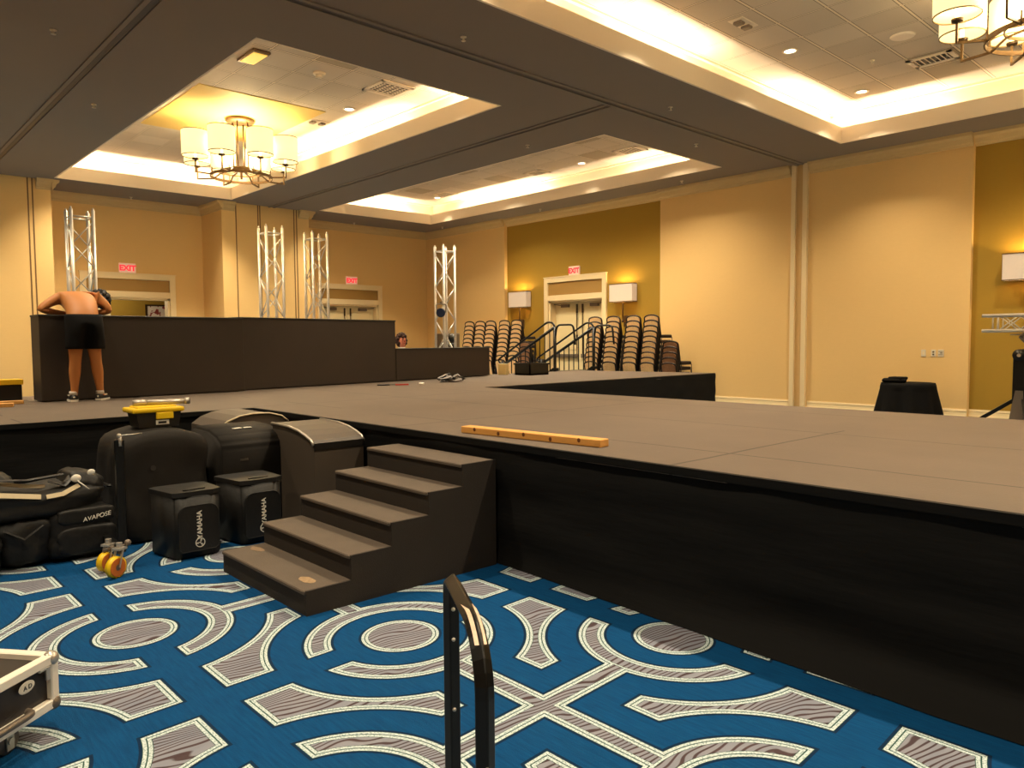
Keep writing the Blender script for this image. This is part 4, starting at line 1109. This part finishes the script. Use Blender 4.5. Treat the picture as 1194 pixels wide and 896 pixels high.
b = B(); b.tube((-5.74, 2.015, .956), (-5.73, 2.045, .956), .025, seg=16); obj('head', b, 'silver', t, True)
b = B(); b.tube((-5.731, 2.043, .956), (-5.7285, 2.049, .956), .020, seg=16); obj('lens', b, 'black_plastic', t)

# folded hand cart standing on end
t = thing('hand_cart', 'folded black hand cart standing upright on orange casters', 'hand cart', (-4.97, 1.32, 0))
b = B(); b.span((-5.0, 1.325, .12), (-4.96, 1.375, .80), .006, 1); b.span((-5.35, 1.33, .10), (-4.98, 1.37, .14), .004, 1); obj('frame', b, 'black_metal', t)
b = B(); b.tube((-4.955, 1.35, .76), (-4.955, 1.35, .82), .010); b.ball((-4.955, 1.345, .825), .014); b.tube((-4.955, 1.35, .825), (-4.97, 1.48, .825), .004); obj('latch_rod', b, 'silver', t, True)
def caster(p, rz, rad):
    P = Vector(p); F = Matrix.Translation(P) @ Matrix.Rotation(rz, 4, 'Z')
    c = B(); c.tube(F @ Vector((0, -.016, 0)), F @ Vector((0, .016, 0)), rad, seg=24); w = obj('caster_wheel', c, 'yellow', t, True)
    h = B(); h.tube(F @ Vector((0, -.019, 0)), F @ Vector((0, .019, 0)), rad * .84, seg=20); obj('wheel_hub', h, 'orange', w)
    k = B(); k.tube(F @ Vector((0, -.022, 0)), F @ Vector((0, .022, 0)), rad * .28, seg=12); obj('axle_cap', k, 'grey_metal', w)
    f = B()
    for s in (-1, 1): f.bar(F @ Vector((0, s * .026, 0)), F @ Vector((-.03, s * .026, rad + .035)), .03, .006, up=(0, 1, 0))
    f.box((0, 0, 0), (.06, .06, .012), 0, 1, 0, F @ Matrix.Translation((-.03, 0, rad + .04))); f.tube(F @ Vector((-.03, 0, rad + .04)), F @ Vector((-.03, 0, rad + .075)), .018); obj('caster_fork', f, 'silver', w)
caster((-4.81, 1.262, .064), R(-62), .064); caster((-4.98, 1.25, .062), R(-55), .058)
b = B(); b.path([(-4.83, 1.29, .135), (-4.86, 1.32, .17), (-4.93, 1.345, .15)], .014, 6); b.path([(-4.98, 1.24, .13), (-4.97, 1.30, .15)], .014, 6); b.ball((-4.84, 1.34, .19), .02); obj('axle_arm', b, 'grey_metal', t, True)

# gear bags
def soft_bag(t, name, c, d, m='nylon', k=4.0, rough=.03, seed=0.0, sag=.0, rz=0.0, tilt=0.0):
    b = B(); bmesh.ops.create_cube(b.bm, size=1.0); bmesh.ops.subdivide_edges(b.bm, edges=b.bm.edges, cuts=13, use_grid_fill=True)
    Rm = Matrix.Rotation(rz, 4, 'Z') @ Matrix.Rotation(tilt, 4, 'X')
    for v in b.bm.verts:
        p = v.co * 2; n = (abs(p.x) ** k + abs(p.y) ** k + abs(p.z) ** k) ** (1 / k); p = p / n
        f = 1 + rough * 2 * noise.noise(Vector((p.x * 1.7 + seed, p.y * 2.2, p.z * 1.9 - seed))) + rough * noise.noise(Vector((p.x * 4 + seed, p.y * 5, p.z * 4)))
        q = Vector((p.x * d[0] / 2 * f, p.y * d[1] / 2 * f, p.z * d[2] / 2 * f))
        if p.z > 0: q.z -= sag * (1 - abs(p.y)) * p.z
        q = Rm @ q + Vector(c)
        q.z = max(q.z, c[2] - d[2] / 2) if tilt == 0 else q.z
        v.co = q
    return obj(name, b, m, t, True)
t = thing('gear_bag', 'black gear bag with white lettering on its flap, at the right end of the pile', 'bag', (-5.6, 1.18, 0))
soft_bag(t, 'body', (-5.62, 1.22, .175), (.52, .40, .35), seed=2, k=5)
soft_bag(t, 'flap', (-5.385, 1.25, .285), (.07, .33, .10), seed=5, k=5, rough=.02)
text_mesh('lettering', 'AVAPOSE', .038, frame((0.06, 1, .16), (-.1, -.16, 1), (1, 0, .1), (-5.339, 1.30, .272)), 'white_print', t, .002, .25)
soft_bag(t, 'front_pocket', (-5.38, 1.25, .13), (.07, .34, .18), seed=8, k=5, rough=.03, m='nylon')
t = thing('gear_bag', 'plain bulging black gear bag in the middle of the pile', 'bag', (-5.6, .93, 0))
soft_bag(t, 'body', (-5.62, .92, .165), (.50, .34, .33), seed=11, rough=.05)
b = B(); b.path([(-5.36, .80, .26), (-5.33, .90, .20), (-5.34, 1.0, .27)], .010, 6, sx=1.8, sy=.5); obj('carry_strap', b, 'pocket', t)
t = thing('gear_bag', 'slumped black gear bag at the left picture edge under the pile', 'bag', (-5.55, .6, 0))
soft_bag(t, 'body', (-5.5, .58, .14), (.5, .40, .28), seed=15, rough=.06)
b = B(); b.path([(-5.25, .48, .2), (-5.23, .58, .13), (-5.24, .70, .19)], .010, 6, sx=1.8, sy=.5); obj('carry_strap', b, 'pocket', t)
t = thing('backpack', 'big black backpack with pale reflective stripes lying across the gear bags', 'backpack', (-5.6, 1.1, .34))
soft_bag(t, 'body', (-5.62, .99, .40), (.50, .78, .24), seed=21, rough=.04, sag=.05, k=3.6)
soft_bag(t, 'hood', (-5.62, 1.27, .46), (.40, .24, .18), seed=25, rough=.05, k=3.2, tilt=R(-18))
b = B()
def stripe(pts, w):
    b.path(pts, w, 4, sx=1.0, sy=.22, up=(1, 0, .5))
stripe([(-5.375, .74, 0.485), (-5.362, .86, 0.465), (-5.36, 1.0, 0.440)], .022); stripe([(-5.362, 1.03, 0.435), (-5.37, 1.12, 0.440), (-5.40, 1.22, 0.480)], .020)
stripe([(-5.52, .80, 0.525), (-5.50, .95, 0.495), (-5.50, 1.05, 0.480)], .016); stripe([(-5.40, .745, 0.470), (-5.375, .75, 0.410)], .010)
obj('reflective_stripe', b, 'bag_stripe', t)
b = B(); b.path([(-5.46, 1.06, 0.520), (-5.44, 1.14, 0.485), (-5.50, 1.22, 0.550)], .018, 6, sx=1.6, sy=.4); b.path([(-5.5, .78, 0.550), (-5.48, .95, 0.535), (-5.48, 1.15, 0.550)], .014, 6, sx=1.6, sy=.4); obj('shoulder_strap', b, 'pocket', t)
b = B(); b.ball((-5.40, 1.205, 0.525), .025, (.5, 1.2, 1)); b.ball((-5.43, 1.30, 0.550), .02, (.5, 1.2, 1)); b.tube((-5.39, 1.21, 0.510), (-5.37, 1.27, 0.450), .004); obj('buckle', b, 'white_print', t, True)
t = thing('backpack', 'small black backpack heaped at the back left of the pile', 'backpack', (-5.75, .72, .3))
soft_bag(t, 'body', (-5.85, .74, .28), (.36, .42, .56), seed=31, rough=.05, k=4)
b = B(); b.path([(-5.68, .60, .58), (-5.64, .68, .50), (-5.66, .76, .58)], .016, 6, sx=1.5, sy=.4); obj('shoulder_strap', b, 'nylon', t)

# ------------------------------------------------------------------ flight case at lower left
d1 = Vector((.62, -.785, 0)).normalized()       # along the front
d2 = Vector((-d1.y, d1.x, 0)) * -1               # towards the back
cr = Vector((-3.045, .576, 0))
t = thing('flight_case', 'black flight case with aluminium edges and casters at lower left edge', 'case', tuple(cr))
Lc, Wc, z0, z1 = .75, .42, .105, .265
F = Matrix((d1, d2, Vector((0, 0, 1)))).transposed().to_4x4(); F.translation = cr
W = lambda x, y, z: F @ Vector((x, y, z))
b = B(); b.box((Lc / 2, Wc / 2, (z0 + z1) / 2), (Lc - .01, Wc - .01, z1 - z0 - .01), 0, 1, 0, F); obj('body', b, 'flight_black', t)
b = B()
for yy in (0, Wc):
    for z in (z0, z1): b.bar(W(0, yy, z), W(Lc, yy, z), .034, .034, bevel=.004)
for xx in (0, Lc):
    for z in (z0, z1): b.bar(W(xx, 0, z), W(xx, Wc, z), .034, .034, bevel=.004)
    for yy in (0, Wc): b.bar(W(xx, yy, z0), W(xx, yy, z1), .034, .034, up=tuple(d1), bevel=.004)
obj('edge_profile', b, mat('case_aluminium', (250, 240, 224), .4, .1), t)
for xx in (0, Lc):
    for yy in (0, Wc):
        for z in (z0, z1):
            b = B(); b.ball(W(xx, yy, z), .027); obj('corner_ball', b, 'silver' if z == z1 else 'grey_metal', t, True)
b = B(); b.ball((0, 0, 0), .026, (1.35, .12, .8), 20, 10, F @ Matrix.Translation((.075, -.017, .285)) if False else F.to_3x3().to_4x4()); bmesh.ops.translate(b.bm, vec=W(.12, -.008, .215), verts=b.bm.verts); bl_ = obj('round_label', b, 'white_print', t, True)
text_mesh('lettering', 'A D', .022, frame(-d1, (0, 0, 1), -d2, W(.12, -.013, .215)), 'black_plastic', bl_, .0008)
b = B(); b.box((.03, -.012, .225), (.018, .012, .05), .003, 1, 0, F); b.box((.05, -.012, .245), (.04, .01, .012), .003, 1, 0, F); obj('latch', b, 'silver', t)
for xx in (.16, Lc - .1):
    for yy in (.05, Wc - .05):
        b = B(); b.tube(W(xx, yy - .016, .045), W(xx, yy + .016, .045), .045, seg=20); w = obj('caster_wheel', b, 'grey_metal', t, True)
        b = B(); b.box((xx, yy - .022, .06), (.03, .006, .09), 0, 1, 0, F); b.box((xx, yy + .022, .06), (.03, .006, .09), 0, 1, 0, F); b.box((xx, yy, .098), (.11, .08, .008), 0, 1, 0, F); b.tube(W(xx, yy - .03, .045), W(xx, yy + .03, .045), .012); obj('caster_fork', b, 'silver', w)
b = B(); b.path(rnd_path([W(.13, -.014, .135), W(.13, -.045, .135), W(.36, -.045, .135), W(.36, -.014, .135)], .03), .012, 8); obj('side_handle', b, 'grey_metal', t, True)

# ------------------------------------------------------------------ loose handrail in the foreground
t = thing('loose_handrail', 'black U-shaped metal handrail standing on the carpet, worn bright on top', 'handrail', (-1.0, .85, 0))
pA, pB = Vector((-1.15, .90, 0)), Vector((-.87, .745, 0))
dd = (pB - pA).normalized()
loop = rnd_path([pA + Vector((-.03, .01, .02)), pA + Vector((0, 0, .915)), pB + Vector((0, 0, .925)), pB + Vector((-.01, -.02, .02))], .035, 5)
# taller sweep on the near corner
loop = [pA + Vector((.0, 0, .02)), pA + Vector((0, 0, .885))] + [pA + dd * (.02 * (1 - math.cos(a))) + Vector((0, 0, .885 + .03 * math.sin(a))) for a in [PI / 2 * k / 4 for k in range(1, 5)]] + \
       [pB - dd * (.11 * (1 - math.sin(a))) + Vector((0, 0, .915 - .09 * (1 - math.cos(a)))) for a in [PI / 2 * k / 8 for k in range(0, 9)]] + [pB + Vector((0, 0, .02))]
b = B(); b.path(loop, .0165, 4, sx=1.05, sy=1.0); 
o = obj('tube', b, 'black_metal', t)
bv = o.modifiers.new('edge', 'BEVEL'); bv.width = .004; bv.segments = 2; bv.limit_method = 'ANGLE'; bv.angle_limit = R(40)
top = [p + Vector((0, 0, .0005)) for p in loop[4:11]]
b = B(); nn = Vector((-dd.y, dd.x, 0)) * .0112
rows = []
for i, p in enumerate(top):
    tn = (top[min(i + 1, len(top) - 1)] - top[max(i - 1, 0)]).normalized(); up = (Vector((-dd.y, dd.x, 0))).cross(tn) ; up = up if up.z > 0 or up.dot(dd) > 0 else -up
    c = p + up.normalized() * .0122
    rows.append((b.bm.verts.new(c + nn * .9), b.bm.verts.new(c - nn * .9)))
for i in range(len(rows) - 1): b.bm.faces.new((rows[i][0], rows[i + 1][0], rows[i + 1][1], rows[i][1]))
obj('worn_top', b, 'worn_metal', t, True)
b = B()
for p in (pA, pB): b.box((p.x, p.y, .006), (.12, .12, .012), .003, 1)
obj('foot_plate', b, 'black_metal', t)
b = B()
for z in (.86, .80, .66, .52): b.ball(pA + Vector((.017, -.008, z)), .004)
for z in (.72, .60, .5): b.ball(pB + Vector((.016, -.010, z)), .0035)
obj('screw_head', b, 'silver', t)

# ------------------------------------------------------------------ people
def skin_body(name, verts, edges, m, parent, sub=2, root=0):
    """one continuous surface grown on a skeleton; verts: (x, y, z, rx, ry)"""
    inv = parent.matrix_basis.inverted()
    me = bpy.data.meshes.new(name); me.from_pydata([tuple(inv @ Vector(v[:3])) for v in verts], edges, [])
    o = bpy.data.objects.new(name, me); C.objects.link(o); o.parent = parent
    md = o.modifiers.new('skin', 'SKIN'); md.use_smooth_shade = True; md.branch_smoothing = .6
    sk = me.skin_vertices[0].data if me.skin_vertices else None
    if sk is None:
        bpy.context.view_layer.objects.active = o
        me.attributes.new
    for i, v in enumerate(verts):
        sk[i].radius = (v[3], v[4]); sk[i].use_root = (i == root)
    ss = o.modifiers.new('smooth', 'SUBSURF'); ss.levels = sub; ss.render_levels = sub
    me.materials.append(M[m])
    return o

P1 = thing('person', 'shirtless person in black shorts seen from behind, leaning on the black divider', 'person', (-9.2, 2.22, ST))
#            x      y     z     rx   ry
V = [(-9.20, 2.215, 1.60, .165, .13),    # 0 pelvis
     (-9.23, 2.22, 1.71, .185, .14),    # 1 waist
     (-9.36, 2.235, 1.81, .215, .15),    # 2 ribs
     (-9.52, 2.26, 1.875, .235, .15),   # 3 chest
     (-9.62, 2.28, 1.90, .20, .125),      # 4 upper back
     (-9.74, 2.38, 1.925, .07, .07),   # 5 neck
     (-9.80, 2.46, 1.915, .08, .08),   # 6 skull base
     (-9.85, 2.535, 1.90, .095, .10),    # 7 head
     (-9.90, 2.585, 1.88, .07, .075),     # 8 crown
     (-9.58, 2.09, 1.905, .085, .085),    # 9 L shoulder
     (-9.55, 2.00, 1.86, .055, .055),    # 10
     (-9.52, 1.86, 1.765, .045, .045),   # 11 L elbow
     (-9.57, 1.99, 1.742, .042, .038),   # 12
     (-9.62, 2.13, 1.728, .030, .026),   # 13 L wrist
     (-9.66, 2.20, 1.720, .036, .017),   # 14 L palm
     (-9.60, 2.45, 1.90, .085, .085),   # 15 R shoulder
     (-9.57, 2.53, 1.85, .058, .058),    # 16
     (-9.55, 2.575, 1.765, .048, .048),  # 17 R elbow
     (-9.62, 2.50, 1.745, .042, .038),   # 18
     (-9.68, 2.42, 1.730, .030, .026),   # 19 R wrist
     (-9.71, 2.36, 1.722, .036, .017),   # 20 R palm
     (-9.19, 2.135, 1.50, .095, .095),   # 21 L hip
     (-9.175, 2.12, 1.33, .075, .075),   # 22 L thigh
     (-9.17, 2.115, 1.20, .058, .060),   # 23 L knee
     (-9.195, 2.11, 1.08, .062, .064),   # 24 L calf
     (-9.20, 2.105, .93, .040, .042),    # 25
     (-9.205, 2.10, .83, .034, .036),    # 26 L ankle
     (-9.29, 2.085, .795, .036, .028),   # 27 L foot
     (-9.19, 2.295, 1.50, .095, .095),   # 28 R hip
     (-9.175, 2.305, 1.33, .075, .075),  # 29
     (-9.17, 2.315, 1.20, .058, .060),   # 30 R knee
     (-9.195, 2.335, 1.08, .062, .064),  # 31
     (-9.20, 2.35, .93, .040, .042),     # 32
     (-9.205, 2.36, .83, .034, .036),    # 33
     (-9.27, 2.40, .795, .036, .028)]    # 34
E_ = [(0, 1), (1, 2), (2, 3), (3, 4), (4, 5), (5, 6), (6, 7), (7, 8), (3, 9), (9, 10), (10, 11), (11, 12), (12, 13), (13, 14), (3, 15), (15, 16), (16, 17), (17, 18), (18, 19), (19, 20),
      (0, 21), (21, 22), (22, 23), (23, 24), (24, 25), (25, 26), (26, 27), (0, 28), (28, 29), (29, 30), (30, 31), (31, 32), (32, 33), (33, 34)]
# fingers and thumbs, each its own short chain from the palm
def fingers(palm, dirv, sidev, idx):
    d = Vector(dirv).normalized(); s = Vector(sidev).normalized(); p = Vector(palm)
    for k, ln in enumerate((.062, .072, .068, .05)):
        base = p + d * .03 + s * (.027 - .018 * k); a = len(V)
        for q, rad in ((base + d * ln * .2, .0095), (base + d * ln * .62 + Vector((0, 0, .006)), .0085), (base + d * ln * 1.0 + Vector((0, 0, -.004)), .007)): V.append((q.x, q.y, q.z, rad, rad))
        E_.extend([(idx, a), (a, a + 1), (a + 1, a + 2)])
    a = len(V)
    for q, rad in ((p + s * .038 + d * .0, .0105), (p + s * .055 + d * .028, .009), (p + s * .06 + d * .052, .0075)): V.append((q.x, q.y, q.z, rad, rad))
    E_.extend([(idx, a), (a, a + 1), (a + 1, a + 2)])
fingers((-9.66, 2.20, 1.722), (-.4, .9, -.02), (.9, .4, 0), 14)
fingers((-9.71, 2.36, 1.724), (-.45, -.9, -.02), (.9, -.45, 0), 20)
body = skin_body('body', V, E_, 'skin', P1)
# shorts: two legs and a seat as one cloth surface
b = B(); rows = 14; seg = 40; prev = None; rings = []
for r in range(rows + 1):
    k = r / rows; z = 1.705 - .375 * k
    cx = -9.215 + .045 * min(1, k * 1.6); hw = .178 + .014 * k; dp = .148 - .02 * k + .03 * math.sin(PI * min(1, k * 1.5))
    ring = []
    for q in range(seg):
        a = 2 * PI * q / seg; yy = math.copysign(abs(math.sin(a)) ** .8, math.sin(a)) * hw; xx = math.copysign(abs(math.cos(a)) ** .8, math.cos(a)) * dp
        pinch = max(0, (k - .30) / .70) ** .6 * .9; xx *= 1 - pinch * math.exp(-(yy / .035) ** 2)
        fold = .006 * noise.noise(Vector((yy * 22, z * 6, 1 if xx > 0 else 5))) * (.4 + k)
        ring.append(b.bm.verts.new((cx + xx + fold, 2.218 + yy * (1 + .02 * noise.noise(Vector((a, z * 9, 2)))), z)))
    rings.append(ring)
for r in range(rows):
    for q in range(seg): b.bm.faces.new((rings[r][q], rings[r][(q + 1) % seg], rings[r + 1][(q + 1) % seg], rings[r + 1][q]))
so_ = obj('shorts', b, 'shorts', P1, True)
so_.modifiers.new('cloth', 'SOLIDIFY').thickness = .006
# hair and cap-like dark curls on the turned head
b = B()
for k in range(46):
    a = k * 2.4; z = 1 - 2 * (k + .5) / 46
    r_ = math.sqrt(max(0, 1 - z * z)); p = Vector((r_ * math.cos(a), r_ * math.sin(a), z))
    if p.dot(Vector((-.55, .1, -.8))) > .45: continue
    c = Vector((-9.855, 2.55, 1.905)) + Vector((p.x * .10, p.y * .095, p.z * .10))
    b.ball(c, .034, (1, 1, 1), 8, 6)
obj('hair', b, 'hair', P1, True)
# face features on the side turned away
b = B(); b.ball((-9.93, 2.61, 1.845), .018, (1.2, .9, .8)); b.ball((-9.90, 2.58, 1.82), .02, (1, 1.3, .5)); b.ball((-9.81, 2.625, 1.88), .022, (1.1, .4, 1.3)); obj('face_features', b, 'skin', P1, True)
b = B()
for (x, y, z) in ((-9.945, 2.57, 1.865), (-9.92, 2.63, 1.865)): b.ball((x, y, z), .010)
obj('eyes', b, 'hair', P1, True)
def shoe(c, ang):
    F = Matrix.Translation((c[0], c[1], ST)) @ Matrix.Rotation(ang, 4, 'Z')
    b = B(); n = 16
    def rr_(x): return .048 * (1 - .25 * max(0, (-x - .02) / .12))
    prof = []
    for (x, w, h) in ((-.105, .026, .062), (-.08, .040, .078), (-.03, .043, .085), (.03, .045, .072), (.09, .050, .052), (.135, .045, .043), (.165, .022, .03)): prof.append((x, w, h))
    rings = []
    for x, w, h in prof:
        rings.append([b.bm.verts.new(F @ Vector((x, w * math.cos(2 * PI * k / n), .022 + (h - .022) * max(0, math.sin(2 * PI * k / n)) + (-.004 if math.sin(2 * PI * k / n) < -.1 else 0)))) for k in range(n)])
    for i in range(len(rings) - 1):
        for k in range(n): b.bm.faces.new((rings[i][k], rings[i][(k + 1) % n], rings[i + 1][(k + 1) % n], rings[i + 1][k]))
    b.bm.faces.new(rings[0]); b.bm.faces.new(list(reversed(rings[-1])))
    so = obj('shoe', b, 'shoe', P1, True)
    s = B()
    pl = [(-.11, .03), (-.112, -.03), (-.06, -.047), (.06, -.052), (.13, -.047), (.172, -.02), (.172, .02), (.13, .047), (.06, .052), (-.06, .047)]
    s.prism(pl, lambda p, z: F @ Vector((p[0], p[1], z)), .002, .024); obj('sole', s, 'white_print', so)
    k = B()
    for x in (.0, .03, .06): k.bar(F @ Vector((x, -.04, .062)), F @ Vector((x + .02, .04, .066)), .009, .014)
    k.ball(F @ Vector((-.1, 0, .05)), .014, (.5, 1, 1)); obj('laces', k, 'white_print', so)
    q = B(); q.lathe([(.040, .07), (.041, .10), (.038, .112), (.033, .112)], (0, 0, 0), 16); bmesh.ops.transform(q.bm, matrix=F @ Matrix.Translation((-.045, 0, 0)), verts=q.bm.verts); obj('sock', q, 'sock', P1, True)
shoe((-9.25, 2.095), PI - .1); shoe((-9.24, 2.375), PI - .55)
P1.location.y -= .03

P2 = thing('person', 'person with brown hair showing only the head above the low black divider', 'person', (-11.0, 7.6, 0))
hx, hy, hz = -11.0, 7.585, 1.40
V2 = [(hx, hy, .82, .14, .11), (hx, hy, .98, .135, .10), (hx, hy, 1.14, .15, .10), (hx, hy, 1.22, .10, .08), (hx, hy, 1.28, .052, .052), (hx + .01, hy, 1.335, .062, .066), (hx + .01, hy, 1.40, .078, .086), (hx, hy, 1.47, .068, .075),
      (hx, hy - .17, 1.20, .055, .055), (hx + .02, hy - .22, 1.02, .045, .045), (hx + .04, hy - .24, .92, .042, .042), (hx + .16, hy - .22, .80, .032, .032), (hx + .24, hy - .20, .74, .034, .02),
      (hx, hy + .17, 1.20, .055, .055), (hx + .02, hy + .22, 1.02, .045, .045), (hx + .04, hy + .24, .92, .042, .042), (hx + .16, hy + .22, .80, .032, .032), (hx + .24, hy + .20, .74, .034, .02),
      (hx, hy - .09, .74, .085, .085), (hx + .01, hy - .10, .46, .06, .06), (hx, hy - .10, .28, .052, .052), (hx - .01, hy - .10, .09, .034, .034), (hx + .10, hy - .10, .03, .036, .026),
      (hx, hy + .09, .74, .085, .085), (hx + .01, hy + .10, .46, .06, .06), (hx, hy + .10, .28, .052, .052), (hx - .01, hy + .10, .09, .034, .034), (hx + .10, hy + .10, .03, .036, .026)]
E2 = [(0, 1), (1, 2), (2, 3), (3, 4), (4, 5), (5, 6), (6, 7), (2, 8), (8, 9), (9, 10), (10, 11), (11, 12), (2, 13), (13, 14), (14, 15), (15, 16), (16, 17), (0, 18), (18, 19), (19, 20), (20, 21), (21, 22), (0, 23), (23, 24), (24, 25), (25, 26), (26, 27)]
skin_body('body', V2, E2, 'face', P2)
SV2 = [(hx, hy, .78, .16, .13), (hx, hy, .98, .155, .12), (hx, hy, 1.14, .165, .118), (hx, hy, 1.225, .11, .09), (hx, hy - .17, 1.20, .07, .07), (hx + .02, hy - .215, 1.06, .06, .06), (hx, hy + .17, 1.20, .07, .07), (hx + .02, hy + .215, 1.06, .06, .06)]
skin_body('shirt', SV2, [(0, 1), (1, 2), (2, 3), (2, 4), (4, 5), (2, 6), (6, 7)], 'shirt', P2)
b = B(); b.lathe([(.056, 0), (.064, .02), (.060, .045), (.050, .045)], (hx, hy, 1.245), 16); obj('collar', b, 'white_print', P2, True)
b = B()
for k in range(60):
    a = k * 2.4; z = 1 - 2 * (k + .5) / 60; r_ = math.sqrt(max(0, 1 - z * z)); p = Vector((r_ * math.cos(a), r_ * math.sin(a), z))
    if p.x > .35 and p.z < .55: continue
    b.ball(Vector((hx - .005 + p.x * .085, hy + p.y * .088, 1.415 + p.z * .11)), .030, (1, 1, 1), 8, 6)
obj('hair', b, 'brown_hair', P2, True)
b = B(); b.ball((hx + .095, hy, 1.395), .014, (1, .8, 1.4)); b.ball((hx + .085, hy, 1.358), .015, (.5, 1.4, .5)); obj('nose_and_mouth', b, mat('lip', (190, 90, 74), .5), P2, True)
b = B()
for s in (-1, 1): b.ball((hx + .084, hy + s * .030, 1.42), .009); b.bar((hx + .088, hy + s * .016, 1.44), (hx + .080, hy + s * .046, 1.44), .006, .006)
obj('eyes', b, 'hair', P2, True)

# ------------------------------------------------------------------ camera, world, view
cam = bpy.data.cameras.new('camera'); co = bpy.data.objects.new('camera', cam); C.objects.link(co)
cam.sensor_fit = 'HORIZONTAL'; cam.sensor_width = 36.0; cam.lens = 878.311 / 1194 * 36.0; cam.clip_start = .02; cam.clip_end = 100
right = Vector((0.6808335479502573, 0.7324002174907521, -0.007456634962497312)); down = Vector((0.03653314256100097, -0.044125299170354404, -0.9983577953157599)); fwd = Vector((-0.7315264926713745, 0.679443065600515, -0.05679886554581668))
co.matrix_world = frame(right, -down, -fwd, (0, 0, 1.38))
SC.camera = co
w = bpy.data.worlds.new('world'); SC.world = w; w.use_nodes = True
w.node_tree.nodes['Background'].inputs[0].default_value = (0.02, .017, .013, 1); w.node_tree.nodes['Background'].inputs[1].default_value = .3
vs = SC.view_settings; vs.view_transform = 'Standard'; vs.look = 'None'; vs.exposure = 0.04; vs.gamma = 1.0; vs.use_curve_mapping = False
SC.cycles.use_denoising = True; SC.cycles.max_bounces = 8; SC.cycles.diffuse_bounces = 5; SC.cycles.sample_clamp_indirect = 6.0
